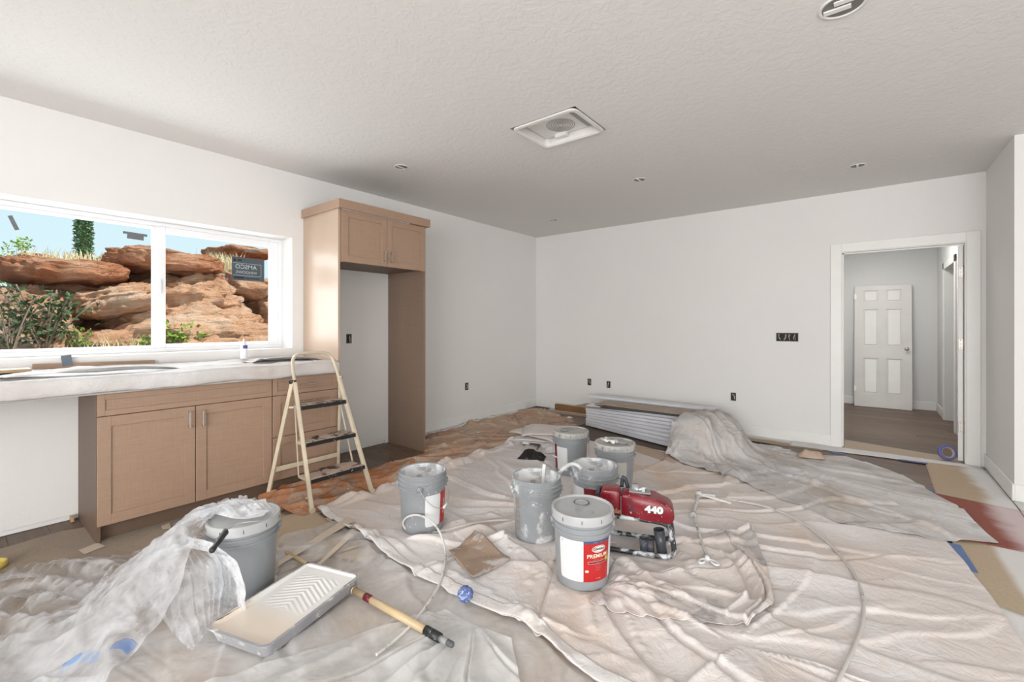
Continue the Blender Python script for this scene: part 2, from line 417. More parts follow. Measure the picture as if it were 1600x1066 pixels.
MM = Matrix(((0, 0, 1, .002), (-1, 0, 0, 0), (0, 1, 0, 0), (0, 0, 0, 1)))   # mirrored lettering, read from outside
def MT(y, z): return Matrix.Translation((0, y, z)) @ MM
flat_text('AMSCO', .052, MT(-.02, .018), SLN, st, bold=.0006); flat_text('WINDOWS', .034, MT(-.015, -.03), SLN, st)
b = MB(); b.box((.001, -.118, -.088), (.0018, -.035, -.07)); b.box((.001, -.09, .068), (.0018, -.055, .084)); b.cyl((.001, -.113, .074), (.0018, -.113, .074), .011, n=14); b.box((.001, -.02, -.086), (.0018, .09, -.078))
b.build('ink_marks', SDK, st)['kind'] = 'stuff'

# electrical boxes
def outlet_box(label, c, wall, gangs=1, group=None):
    r = thing('electrical_box', label, 'outlet box', c, 0, group)
    if wall == 'left': r.rotation_euler = (0, 0, PI/2)
    w_ = .052*gangs+.006; h_ = .096
    b = MB()
    for lo, hi in (((-w_/2, -.006, -h_/2), (-w_/2+.004, .0, h_/2)), ((w_/2-.004, -.006, -h_/2), (w_/2, .0, h_/2)), ((-w_/2, -.006, -h_/2), (w_/2, 0, -h_/2+.004)), ((-w_/2, -.006, h_/2-.004), (w_/2, 0, h_/2))): b.box(lo, hi)
    b.build('box_rim', plain('blue_grey_box_plastic', (.16, .17, .18), .6), r)
    b = MB(); b.box((-w_/2+.004, -.003, -h_/2+.004), (w_/2-.004, -.001, h_/2-.004)); b.build('box_back', DARK, r)
    wm = [plain('copper_wire', (.5, .25, .12), .4), plain('white_wire', (.75, .74, .70), .5), plain('black_wire', (.03, .03, .03), .5)]
    q = random.Random(int(c[0]*100+c[2]*1000+7))
    for g in range(gangs):
        x = -w_/2+.03+g*.052
        for k in range(3):
            b = MB(); b.tube([(x+q.uniform(-.015, .015), -.004, -.03+q.uniform(-.01, .01)), (x+q.uniform(-.02, .02), -.014, 0), (x+q.uniform(-.015, .015), -.006, .032)], .0028, 6, smooth_it=2)
            b.build('wire', wm[(k+g) % 3], r)
outlet_box('open electrical box low on the left wall right of the tall cabinet', (0, 4.285, .486), 'left')
outlet_box('open electrical box inside the empty refrigerator niche', (0, 2.562, 1.16), 'left')
outlet_box('left of the two close open boxes low on the back wall above the boards', (.956, D, .461), 'back')
outlet_box('right of the two close open boxes low on the back wall above the boards', (1.264, D, .448), 'back')
outlet_box('open electrical box on the back wall above the draped cloth pile', (2.901, D, .437), 'back')
outlet_box('wide four gang switch box with bare wires left of the doorway', (3.456, D, 1.163), 'back', 4)
# ceiling pieces
CANM = plain('recessed_can_dark_metal', (.22, .21, .20), .5, .3); WPL = plain('white_plastic', (.8, .79, .76), .4)
def downlight(label, x, y, r=.055):
    t = thing('downlight_can', label, 'downlight', (x, y, CEIL))
    b = MB(); b.lathe([(r*1.12, 0), (r*1.12, -.004), (r, -.004), (r*.93, -.0005)], 32); b.build('trim_ring', WPL, t)
    b = MB(); b.lathe([(r*.93, -.0006), (r*.5, -.002), (.0005, -.002)], 32); b.build('housing_back', CANM, t)
    b = MB(); b.box((-.008, -r*.9, -.007), (.008, r*.9, -.003), .001); b.build('spring_clip', WPL, t)
downlight('small ceiling downlight hole above the tall cabinet', .92, 2.509)
downlight('small ceiling downlight hole nearest the far corner', .88, 5.039, .05)
downlight('small ceiling downlight hole beyond the square fan housing', 2.438, 4.154)
downlight('small ceiling downlight hole in front of the doorway', 4.095, 4.977)
t = thing('ceiling_light_can', 'large open recessed light can at the top right of the ceiling', 'downlight', (4.073, 2.44, CEIL)); r_ = .078
b = MB(); b.lathe([(r_*1.15, 0), (r_*1.15, -.005), (r_, -.005), (r_*.97, -.0005)], 40); b.build('trim_ring', WPL, t)
b = MB(); b.lathe([(r_*.97, -.0006), (r_*.6, -.0015), (.0005, -.0015)], 40); b.build('housing_back', CANM, t)
b = MB(); b.box((-.07, -.004, -.009), (.03, .028, -.002), .002); b.box((-.03, -.05, -.008), (.05, -.02, -.002), .002); b.build('mounting_plate', WPL, t)
# bath fan housing set into the ceiling
fan = thing('fan_housing', 'square recessed white fan housing with round grille in the ceiling', 'ceiling fan vent', ((FAN[0]+FAN[2])/2, (FAN[1]+FAN[3])/2, CEIL))
hx, hy, hh = (FAN[2]-FAN[0])/2-.006, (FAN[3]-FAN[1])/2-.006, .055
def rrect(hx, hy, r, n=6):
    P = []
    for cx, cy, a in ((hx-r, hy-r, 0), (-hx+r, hy-r, 90), (-hx+r, -hy+r, 180), (hx-r, -hy+r, 270)):
        for k in range(n+1): t_ = math.radians(a+90*k/n); P.append((cx+r*math.cos(t_), cy+r*math.sin(t_)))
    return P
def rings(b, specs, cap=True, smooth=True):
    R = [[b.bm.verts.new((x+ox, y+oy, z)) for x, y in rrect(hx_, hy_, r)] for hx_, hy_, r, z, ox, oy in specs]; fs = []
    for A, B in zip(R, R[1:]):
        for k in range(len(A)): fs.append(b.bm.faces.new((A[k], A[(k+1) % len(A)], B[(k+1) % len(A)], B[k])))
    if cap: fs.append(b.bm.faces.new(R[-1]))
    b._new(fs, False)
b = MB(); rings(b, [(hx, hy, .05, .0, 0, 0), (hx, hy, .05, -.012, 0, 0), (hx-.02, hy-.02, .04, -.014, 0, 0), (hx-.032, hy-.032, .03, -.006, 0, 0), (hx-.036, hy-.036, .03, hh, 0, 0)]); b.build('housing', plain('offwhite_fan_plastic', (.74, .72, .69), .45), fan)
b = MB(); b.box((-hx+.045, -hy+.045, hh-.012), (hx-.12, hy-.05, hh-.002), .003); b.build('grille_plate', WPL, fan)
GR = plain('grille_grey', (.35, .34, .33), .5)
for k in range(6):
    R0 = .018+k*.016; b = MB(); b.lathe([(R0, hh-.011), (R0+.003, hh-.016), (R0+.006, hh-.011)], 36, Matrix.Translation((.0, .03, 0))); b.build('grille_ring', GR, fan)
b = MB(); b.box((hx-.115, -hy+.06, hh-.022), (hx-.045, hy-.06, hh-.001), .012); b.build('motor_cover', GR, fan)
b = MB(); b.box((-.12, hy-.085, .018), (-.02, hy-.045, .05), .003); b.build('wiring_box', WPL, fan)

# ---------------------------------------------------------------- cabinets
def shaker(parent, name, y0, y1, z0, z1, x, mat=CAB, st=.062, handle=None, hname='handle'):
    """front at plane x facing +x"""
    b = MB(); t = .02
    b.box((x-t, y0, z0), (x-.009, y1, z1), 0)
    b.box((x-.0095, y0, z0), (x, y0+st, z1), .0015, seg=1); b.box((x-.0095, y1-st, z0), (x, y1, z1), .0015, seg=1)
    b.box((x-.0096, y0+st, z0), (x-.0002, y1-st, z0+st), .0015, seg=1); b.box((x-.0096, y0+st, z1-st), (x-.0002, y1-st, z1), .0015, seg=1)
    o = b.build(name, mat, parent)
    if handle:
        hy0, hz0, hy1, hz1 = handle; b = MB(); d = .028
        b.bar((x+d, hy0, hz0), (x+d, hy1, hz1), .011, .009, bev=.002)
        L = Vector((0, hy1-hy0, hz1-hz0)).normalized()*.006
        b.bar((x, hy0+L.y, hz0+L.z), (x+d, hy0+L.y, hz0+L.z), .010); b.bar((x, hy1-L.y, hz1-L.z), (x+d, hy1-L.y, hz1-L.z), .010)
        h_ = b.build(hname, NICKEL, o)
    return o
FX = .60; GAP = .0022
CABI = cabinet_mat('darker_brown_laminate', (.24, .165, .12))  # darker brown version of the tan laminate, for the far niche side panel
bc = thing('sink_base_cabinet', 'tan two door sink base cabinet beside the open appliance gap', 'cabinet', (0, .555, 0))
L = lambda y: y-.555
b = MB()
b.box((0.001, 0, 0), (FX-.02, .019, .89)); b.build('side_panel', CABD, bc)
b = MB(); b.box((0.001, .981, .1), (FX-.02, .992, .89)); b.build('side_panel', CAB, bc)
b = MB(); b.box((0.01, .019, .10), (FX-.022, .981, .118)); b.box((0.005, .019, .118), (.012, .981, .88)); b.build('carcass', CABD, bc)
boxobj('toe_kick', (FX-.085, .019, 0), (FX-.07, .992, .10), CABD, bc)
shaker(bc, 'false_drawer_front', L(.557), L(1.545), .757, .888, FX, st=.034)
shaker(bc, 'door', L(.557), L(1.050-GAP), .105, .753, FX, handle=(L(1.012), .615, L(1.012), .725))
shaker(bc, 'door', L(1.050+GAP), L(1.545), .105, .753, FX, handle=(L(1.088), .612, L(1.088), .722))
dc = thing('drawer_base_cabinet', 'tan three drawer base cabinet behind the step ladder', 'cabinet', (0, 1.549, 0))
L = lambda y: y-1.549
boxobj('side_panel', (.001, 0, .1), (FX-.02, .012, .89), CAB, dc); boxobj('side_panel', (.001, .525, 0), (FX-.02, .537, .89), CAB, dc)
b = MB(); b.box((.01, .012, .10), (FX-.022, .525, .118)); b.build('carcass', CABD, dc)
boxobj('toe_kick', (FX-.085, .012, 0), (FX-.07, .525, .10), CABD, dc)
for z0, z1, s_ in ((.757, .888, .034), (.437, .753, .06), (.105, .433, .06)):
    zc = z1-.062; shaker(dc, 'drawer', L(1.552), L(2.083), z0, z1, FX, st=s_, handle=(L(1.76), zc, L(1.875), zc))
# tall refrigerator surround
tc = thing('refrigerator_surround_cabinet', 'tall tan cabinet with two upper doors over an empty refrigerator niche', 'cabinet', (0, 2.09, 0))
L = lambda y: y-2.09; TX = .60
b = MB(); b.box((.001, 0, 0), (TX, .02, 2.31), .001, seg=1); b.build('side_panel', plain('smooth_tan_side_panel', (.50, .375, .285), .30, var=.03, scale=2), tc)
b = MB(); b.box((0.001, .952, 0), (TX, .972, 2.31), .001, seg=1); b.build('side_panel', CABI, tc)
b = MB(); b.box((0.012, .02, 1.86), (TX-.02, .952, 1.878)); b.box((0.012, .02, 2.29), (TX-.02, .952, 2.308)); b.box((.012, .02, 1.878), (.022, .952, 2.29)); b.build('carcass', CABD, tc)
for y0_, y1_ in ((.02, .035), (.937, .952)): boxobj('filler_strip', (TX-.02, y0_, 1.845), (TX-.004, y1_, 2.31), CAB, tc)
shaker(tc, 'door', .030, .492-GAP, 1.848, 2.297, TX+.018, handle=(.455, 1.89, .455, 1.985), st=.058)
shaker(tc, 'door', .492+GAP, .958, 1.848, 2.297, TX+.018, handle=(.53, 1.89, .53, 1.985), st=.058)
b = MB(); b.box((.001, -.022, 2.30), (TX+.05, -.002, 2.378), .002, seg=1); b.box((.001, .974, 2.30), (TX+.05, .994, 2.378), .002, seg=1); b.box((TX+.03, -.002, 2.30), (TX+.05, .974, 2.378), .002, seg=1); b.build('crown_board', CAB, tc)
# countertop
def f(b): b.box((.001, -1.6, .892), (.636, 2.088, .932), .004)
b = MB(); f(b); tag(b.build('countertop', plain('stone_counter', (.55, .53, .50), .4)), 'long countertop along the window wall, almost hidden under cloth and boards', 'countertop')
# ================================================================= outside the window
def rock_mat(name, a, b_, c, sc=1.0):
    m = NM(name, .9, spec=.15)
    n1 = m.noise(2.2*sc, 8, .62, dist=.4); n2 = m.noise(1, 6, .65, m.co((5, 5, 26)))
    f = m.mix(.5, n1, n2); base = m.ramp(f, [(.32, a), (.5, b_), (.68, c)])
    m.col(base); h = m.math('ADD', m.noise(9, 10, .7), m.math('MULTIPLY', n2, .8)); m.bump(h, 1., .12); return m.m
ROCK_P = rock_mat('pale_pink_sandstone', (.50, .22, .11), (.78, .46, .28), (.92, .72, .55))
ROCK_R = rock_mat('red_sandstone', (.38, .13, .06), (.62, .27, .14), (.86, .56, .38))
DIRT = rock_mat('red_dirt', (.24, .09, .045), (.38, .16, .085), (.50, .25, .14), 2)
def boulder(label, px, py, pw, ph, X, th, mat, roll=0., pw_top=1., seed=1, sq=.55, rough=.16, yaw=0., n=64, taper=0., strata=.5):
    """px,py centre and pw,ph size as seen in the window; X its distance plane; th thickness in x"""
    c = onx(px, py, X); a = onx(px-pw/2, py, X); b2 = onx(px+pw/2, py, X); t_ = onx(px, py-ph/2, X); d_ = onx(px, py+ph/2, X)
    hy = abs(b2.y-a.y)/2; hz = abs(t_.z-d_.z)/2; hx = th/2
    V = []; Fs = []
    m_ = n//2
    for i in range(m_+1):
        ph_ = PI*i/m_-PI/2
        for j in range(n):
            la = 2*PI*j/n
            q = lambda v, e: math.copysign(abs(v)**e, v)
            x = q(math.cos(ph_), sq)*q(math.cos(la), sq); y = q(math.cos(ph_), sq)*q(math.sin(la), sq); z = q(math.sin(ph_), sq)
            y *= 1-taper*z*.5; x *= 1-taper*z*.5
            p = Vector((x*hx, y*hy, z*hz)); s_ = seed*11.3
            sc = 1.2/max(hy, .3)
            ci = mnoise.ridged_multi_fractal(p*sc*2.2+Vector((s_, 3, 0)), .9, 2.1, 5, 1., 2.)
            nn = mnoise.fractal(p*sc*1.3+Vector((s_, 0, 0)), .9, 2.1, 5)*rough*hz*2.0
            st = mnoise.fractal(Vector((p.x*1.5, p.y*1.5, p.z*16/max(.4, hz*2)))+Vector((0, s_, 0)), 1, 2, 3)*strata*.30*min(hz, .35)
            rg = mnoise.fractal(p*6+Vector((s_, s_, 0)), .6, 2.2, 6)*.042+(ci-1.)*.030
            L_ = p.length+1e-6; p = p*(1+(nn*.9)/L_)+Vector((p.x, p.y, 0)).normalized()*(st+rg)+Vector((0, 0, rg*.5))
            V.append(p)
    for i in range(m_):
        for j in range(n): Fs.append((i*n+j, i*n+(j+1) % n, (i+1)*n+(j+1) % n, (i+1)*n+j))
    o = pydata('boulder', V, Fs, mat); o.location = c; o.rotation_euler = (roll, 0, yaw)
    return tag(o, label, 'rock')
boulder('big smooth red sandstone boulder dome filling the lower right window pane', 300, 516, 250, 150, -2.35, 1.6, ROCK_P, roll=0, seed=3, sq=.8, rough=.20, n=170, taper=.7, strata=.9)
boulder('pale rounded boulder at the lower left behind the dark leaved shrub', 30, 540, 205, 180, -2.3, 1.5, ROCK_P, roll=-.1, seed=5, sq=.85, rough=.14, n=120, taper=.5)
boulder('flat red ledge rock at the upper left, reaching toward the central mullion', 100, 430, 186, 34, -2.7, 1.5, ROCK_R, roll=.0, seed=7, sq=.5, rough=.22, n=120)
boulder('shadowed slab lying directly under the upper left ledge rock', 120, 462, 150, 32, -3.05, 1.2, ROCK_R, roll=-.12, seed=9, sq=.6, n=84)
boulder('tilted wedge shaped slab in the middle of the left pane', 180, 472, 138, 44, -2.4, 1.3, ROCK_P, roll=.20, seed=12, sq=.62, rough=.2, n=120)
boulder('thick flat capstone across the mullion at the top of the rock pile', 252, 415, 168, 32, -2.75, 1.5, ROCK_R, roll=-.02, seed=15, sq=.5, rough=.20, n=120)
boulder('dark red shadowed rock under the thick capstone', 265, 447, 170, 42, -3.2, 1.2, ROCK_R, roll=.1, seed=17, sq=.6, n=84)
boulder('small angular rock under the window sticker', 376, 450, 66, 38, -2.9, 1.0, ROCK_P, roll=-.25, seed=19, sq=.6, n=84)
boulder('upright rough rock at the right edge of the right pane', 415, 500, 62, 105, -2.9, 1.1, ROCK_P, roll=.1, seed=23, sq=.75, rough=.2, n=84)
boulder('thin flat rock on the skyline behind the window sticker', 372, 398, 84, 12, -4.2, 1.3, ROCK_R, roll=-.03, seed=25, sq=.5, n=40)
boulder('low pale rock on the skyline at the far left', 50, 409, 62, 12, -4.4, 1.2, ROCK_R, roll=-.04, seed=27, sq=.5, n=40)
boulder('small pale stone at the foot of the tilted slab', 165, 535, 70, 34, -1.9, .5, ROCK_P, seed=29, sq=.8, n=32)
# bank of dirt behind and beneath the rocks
nx, ny = 40, 70; V = []
for i in range(nx):
    for j in range(ny):
        x = -.9-i*.22; y = -4+j*.22; t_ = min(1, max(0, (-x-1.2)/2.3)); t_ = t_*t_*(3-2*t_)
        z = .78+t_*.94+mnoise.fractal(Vector((x, y, 0))*1.1, 1, 2, 4)*.10+max(0, -x-4)*.012
        V.append((x, y, z))
Fs = [(i*ny+j, (i+1)*ny+j, (i+1)*ny+j+1, i*ny+j+1) for i in range(nx-1) for j in range(ny-1)]
o = pydata('dirt_bank', V, Fs, DIRT); o['kind'] = 'structure'
def ground_z(x, y):
    t_ = min(1, max(0, (-x-1.2)/2.3)); t_ = t_*t_*(3-2*t_)
    return .78+t_*.94+mnoise.fractal(Vector((x, y, 0))*1.1, 1, 2, 4)*.10+max(0, -x-4)*.012
o = struct('ground_outside', lambda b: b.box((-60, -40, -.3), (-.3, 60, .0)), plain('dry_ground', (.42, .30, .2), .9))
o = struct('hillside', lambda b: b.prism([(-60, 0), (-9, 0), (-9, 1.85), (-60, 3.2)], -20, 30, Matrix(((1, 0, 0, 0), (0, 0, 1, 0), (0, 1, 0, 0), (0, 0, 0, 1)))), plain('dry_grass_slope', (.42, .38, .22), .9))
# foliage
def leafmat(name, c, var=.35):
    m = NM(name, .55, spec=.3); m.col(m.ramp(m.noise(22, 3), [(.3, tuple(x*(1-var) for x in c)), (.7, tuple(min(1, x*(1+var)) for x in c))]))
    m.b.inputs['Subsurface Weight'].default_value = 0; return m.m
LF_D = leafmat('dark_green_leaf', (.045, .085, .03)); LF_B = leafmat('bright_green_leaf', (.20, .34, .05)); LF_C = leafmat('cypress_green', (.08, .17, .06), .5); LF_T = leafmat('tree_green', (.24, .38, .09)); DRY = leafmat('dry_grass', (.62, .55, .33), .25); TWIG = plain('grey_brown_twig', (.23, .17, .12), .8)
def leaf_cloud(name, pts, size, mat, parent, rng, el=1.7):
    V = []; Fs = []
    for p in pts:
        s_ = size*rng.uniform(.6, 1.3); d = Vector((rng.gauss(0, 1), rng.gauss(0, 1), rng.gauss(.3, .7))).normalized()
        u = d.cross(Vector((rng.gauss(0, 1), rng.gauss(0, 1), rng.gauss(0, 1)))).normalized(); nrm = d.cross(u)
        k = len(V); V += [p, p+d*s_*el*.5+u*s_*.5+nrm*s_*.1, p+d*s_*el, p+d*s_*el*.5-u*s_*.5+nrm*s_*.1]; Fs += [(k, k+1, k+2, k+3)]
    o = pydata(name, V, Fs, mat, parent, False); return o
def inparent(pts, loc): return [Vector(p)-Vector(loc) for p in pts]
rg = random.Random(11)
c = onx(131, 372, -13); zb = 1.7
t = thing('cypress_tree', 'tall narrow dark green cypress standing on the skyline behind the rocks', 'tree', (c.x, c.y, zb))
b = MB(); b.cyl((0, 0, 0), (0, 0, 3.4), .1, .04); b.build('trunk', TWIG, t)
pts = []
for k in range(9000):
    z = rg.uniform(0, 6.0); R0 = .17*min(1, (z+.5)/1.2)*(1-max(0, z-4)/2.3); a = rg.uniform(0, 2*PI); r_ = R0*math.sqrt(rg.uniform(.45, 1.15)); pts.append(Vector((r_*math.cos(a), r_*math.sin(a), z)))
leaf_cloud('foliage', pts, .035, LF_C, t, rg, 2.6)
c = onx(25, 396, -16)
t = thing('round_tree', 'bushy bright green tree at the far left beyond the rocks', 'tree', (c.x, c.y, onx(25, 380, -16).z-2.75))
b = MB(); b.cyl((0, 0, 0), (0, 0, 2.2), .14, .08); b.build('trunk', TWIG, t); pts = []
for k in range(60):
    yy_ = rg.gauss(0, .55); cc = Vector((rg.gauss(0, .7), yy_, 2.0-abs(yy_)*.35+rg.gauss(0, .22))); rr_ = rg.uniform(.15, .32)
    for q in range(90):
        d = Vector((rg.gauss(0, 1), rg.gauss(0, 1), rg.gauss(0, 1))).normalized()*rr_; pts.append(cc+d)
leaf_cloud('foliage', pts, .05, LF_T, t, rg)
def shrub(label, px, py, X, h, n, spread, mat, size, sid, stems=7, name='shrub', lean=0):
    c = onx(px, py, X); base = Vector((X, c.y, c.z)); t = thing(name, label, 'plant', base)
    b = MB(); pts = []; q = random.Random(sid)
    for k in range(stems):
        a = q.uniform(0, 2*PI); r_ = spread*q.uniform(.3, 1); tip = Vector((r_*math.cos(a)*.7, r_*math.sin(a)+lean, h*q.uniform(.65, 1))); mid = tip*.5+Vector((0, 0, h*.12))
        b.tube([(0, 0, 0), mid, tip], .006, 5, smooth_it=2)
        for m_ in range(n//stems):
            f_ = q.uniform(.2, 1.02); p = (mid*(2*f_) if f_ < .5 else mid+(tip-mid)*(2*f_-1)); pts.append(p+Vector((q.gauss(0, .03), q.gauss(0, .035), q.gauss(0, .025))))
    b.build('stem', TWIG, t); leaf_cloud('foliage', pts, size, mat, t, q)
shrub('loose shrub with small dark leaves in front of the pale boulder', 70, 556, -1.45, .62, 420, .34, LF_D, .030, 5, 14)
shrub('second dark leaved shrub low at the far left of the window', 15, 562, -1.35, .55, 220, .25, LF_D, .028, 6, 9)
shrub('bright green leafy plant at the bottom of the right pane beside the mullion', 285, 552, -1.5, .30, 200, .20, LF_B, .032, 8, 8)
shrub('small green plant left of the mullion at the bottom of the window', 226, 556, -1.5, .20, 80, .12, LF_B, .028, 9, 6)
shrub('yellow green weed between the shrub and the mullion', 125, 556, -1.6, .28, 120, .14, LF_B, .022, 10, 7)
def grass(label, px, py, X, h, n, sy, sx=.2, sid=1):
    c = onx(px, py, X); q = random.Random(sid); V = []; Fs = []
    for k in range(n):
        y = q.gauss(0, sy); x = q.gauss(0, sx); a = q.uniform(0, 2*PI); L_ = h*q.uniform(.5, 1.2); dx = math.cos(a)*L_*.35; dy = math.sin(a)*L_*.35; w_ = .004
        i = len(V); V += [(x, y-w_, 0), (x, y+w_, 0), (x+dx*.4, y+dy*.4+w_*.7, L_*.6), (x+dx*.4, y+dy*.4-w_*.7, L_*.6), (x+dx, y+dy, L_)]; Fs += [(i, i+1, i+2, i+3), (i+3, i+2, i+4)]
    o = pydata('dry_grass', V, Fs, DRY, None, False); o.location = c; tag(o, label, 'grass', kind='stuff')
grass('dry pale grass on top of the left ledge rock', 140, 412, -3.2, .11, 380, .30, .25, 1)
grass('dry yellow grass on the skyline left of the window sticker', 348, 426, -3.3, .28, 420, .11, .15, 2)
grass('dry grass at the foot of the big right boulder', 360, 552, -1.7, .22, 350, .3, .1, 3)
grass('dry grass tufts at the foot of the rocks in the left pane', 190, 556, -1.7, .20, 260, .25, .1, 4)
grass('dry grass at the far left skyline', 20, 425, -3.6, .14, 200, .2, .2, 5)

def vnoise(x,y,seed=0):
    xi=np.floor(x).astype(int);yi=np.floor(y).astype(int);fx=x-xi;fy=y-yi
    def h(a,b):
        n=(a*374761393+b*668265263+seed*1442695041)&0x7fffffff
        n=((n^(n>>13))*1274126177)&0x7fffffff
        return ((n^(n>>16))&0xffff)/65535.*2-1
    sx=fx*fx*(3-2*fx);sy=fy*fy*(3-2*fy)
    return (h(xi,yi)*(1-sx)+h(xi+1,yi)*sx)*(1-sy)+(h(xi,yi+1)*(1-sx)+h(xi+1,yi+1)*sx)*sy
def fbm(x,y,seed=0,o=4):
    r=0;a=1;t=0
    for k in range(o): r=r+a*vnoise(x*2**k+k*17.3,y*2**k-k*9.1,seed+k);t+=a;a*=.5
    return r/t
class HF:
    def __init__(s,x0=-.2,y0=-1.2,x1=6.4,y1=6.2,r=.02):
        s.x0,s.y0,s.r=x0,y0,r;s.nx=int((x1-x0)/r)+2;s.ny=int((y1-y0)/r)+2;s.h=np.zeros((s.nx,s.ny))
    def at(s,x,y):
        fx=np.clip((x-s.x0)/s.r,0,s.nx-1.001);fy=np.clip((y-s.y0)/s.r,0,s.ny-1.001)
        i=fx.astype(int);j=fy.astype(int);fx=fx-i;fy=fy-j;h=s.h
        return (h[i,j]*(1-fx)+h[i+1,j]*fx)*(1-fy)+(h[i,j+1]*(1-fx)+h[i+1,j+1]*fx)*fy
    def box(s,pts,z):   # convex polygon (ccw) raised to z
        X,Y=np.meshgrid(s.x0+np.arange(s.nx)*s.r,s.y0+np.arange(s.ny)*s.r,indexing='ij')
        m=np.ones_like(X,bool)
        for (a,b),(c,d) in zip(pts,pts[1:]+pts[:1]): m&=((c-a)*(Y-b)-(d-b)*(X-a))>=0
        s.h[m]=np.maximum(s.h[m],z)
    def splat(s,P,dil=1):
        Q=P
        g=np.zeros_like(s.h)
        # densify
        for a in (0,.33,.67):
            for b in (0,.33,.67):
                R=(P[:-1,:-1]*(1-a)+P[1:,:-1]*a)*(1-b)+(P[:-1,1:]*(1-a)+P[1:,1:]*a)*b
                i=np.clip(np.round((R[...,0]-s.x0)/s.r).astype(int),0,s.nx-1);j=np.clip(np.round((R[...,1]-s.y0)/s.r).astype(int),0,s.ny-1)
                np.maximum.at(g,(i.ravel(),j.ravel()),R[...,2].ravel())
        for k in range(dil):
            m=g.copy()
            for ax in (0,1):
                for sh in (-1,1): m=np.maximum(m,np.roll(g,sh,ax))
            g=np.where(g>0,g,m)
        s.h=np.maximum(s.h,g)
def poly_at(pts,t):
    pts=np.array(pts,float);L=np.r_[0,np.cumsum(np.linalg.norm(np.diff(pts,axis=0),axis=1))];L/=L[-1]
    return np.stack([np.interp(t,L,pts[:,k]) for k in range(pts.shape[1])],-1)
def coons(bot,top,left,right,res):
    """bot: p00->p10, top: p01->p11, left: p00->p01, right: p10->p11"""
    def ln(p): p=np.array(p,float);return np.linalg.norm(np.diff(p,axis=0),axis=1).sum()
    nu=int(max(ln(bot),ln(top))/res)+2;nv=int(max(ln(left),ln(right))/res)+2
    u=np.linspace(0,1,nu);v=np.linspace(0,1,nv);B=poly_at(bot,u)[:,None];T=poly_at(top,u)[:,None];L=poly_at(left,v)[None];Rr=poly_at(right,v)[None]
    U=u[:,None,None];V=v[None,:,None]
    return (1-V)*B+V*T+(1-U)*L+U*Rr-((1-U)*(1-V)*B[0,0]+U*(1-V)*B[-1,0]+(1-U)*V*T[0,0]+U*V*T[-1,0])
def simulate(P2,su,sv,hf,steps=150,iters=4,seed=1,amp=.01,nfreq=6.,bend=.25,flat=(),anchor=.01,off=.003,z0=None,g=.0006,damp=.9,pins=None,zmax=None,rest3=True):
    nu,nv=P2.shape[:2];X,Y=P2[...,0],P2[...,1]
    su=su+np.zeros((nu,nv));sv=sv+np.zeros((nu,nv))
    base=hf.at(X,Y)
    P=np.zeros((nu,nv,3));P[...,:2]=P2;P[...,2]=base+off+amp*(1+fbm(X*nfreq,Y*nfreq,seed,4)*1.3).clip(0,3) if z0 is None else z0
    G3=P if rest3 else np.concatenate([P2,P2[...,:1]*0],-1)
    eu=np.diff(G3,axis=0);ev=np.diff(G3,axis=1)
    Lu=np.linalg.norm(eu,axis=-1)*(1+(su[1:]+su[:-1])/2);Lv=np.linalg.norm(ev,axis=-1)*(1+(sv[:,1:]+sv[:,:-1])/2)
    a=eu[:,:-1]*(1+su[:-1,:-1,None]);b=ev[:-1]*(1+sv[:-1,:-1,None])
    D1=np.linalg.norm(a+b,axis=-1);D2=np.linalg.norm(a-b,axis=-1)
    fam=[(np.s_[:-1,:],np.s_[1:,:],Lu,1.,0),(np.s_[:,:-1],np.s_[:,1:],Lv,1.,0),
         (np.s_[:-1,:-1],np.s_[1:,1:],D1,.5,0),(np.s_[1:,:-1],np.s_[:-1,1:],D2,.5,0),
         (np.s_[:-2,:],np.s_[2:,:],(Lu[1:]+Lu[:-1])*.985,bend,1),(np.s_[:,:-2],np.s_[:,2:],(Lv[:,1:]+Lv[:,:-1])*.985,bend,1),
         (np.s_[:-4,:],np.s_[4:,:],(Lu[3:]+Lu[2:-1]+Lu[1:-2]+Lu[:-3])*.9,bend*.7,1),(np.s_[:,:-4],np.s_[:,4:],(Lv[:,3:]+Lv[:,2:-1]+Lv[:,1:-2]+Lv[:,:-3])*.9,bend*.7,1)]
    W=np.zeros((nu,nv,1))
    for A,B,L,k,c in fam: W[A]+=k;W[B]+=k
    W=np.maximum(W,1e-3)/1.35
    prev=P.copy();A0=P2.copy()
    for st in range(steps):
        v=(P-prev)*damp;prev=P.copy();P=P+v;P[...,2]-=g*min(1,st/(steps*.5))**2
        P[...,:2]+=(A0-P[...,:2])*anchor
        for it in range(iters):
            C=np.zeros_like(P)
            for A,B,L,k,c in fam:
                d=P[B]-P[A];l=np.sqrt((d*d).sum(-1))+1e-9;q=(l-L)/l*.5*k
                if c: q=np.minimum(q,0)
                d*=q[...,None];C[A]+=d;C[B]-=d
            P+=C/W
            if pins is not None: P[pins[0]]=pins[1]
            fl=hf.at(P[...,0],P[...,1])+off
            hit=P[...,2]<fl
            P[...,2]=np.where(hit,fl,P[...,2])
            for (x,y,r,z) in flat:
                m=((P[...,0]-x)**2+(P[...,1]-y)**2)<r*r
                P[...,2]=np.where(m,np.minimum(P[...,2],np.maximum(fl,z)),P[...,2])
            if zmax is not None: P[...,2]=np.minimum(P[...,2],fl+zmax)
            P[...,:2]=np.where(hit[...,None],P[...,:2]*.5+prev[...,:2]*.5,P[...,:2])
    return P
def ridge(n,p=1.5): return (1-np.abs(n)*2.2).clip(0,1)**p
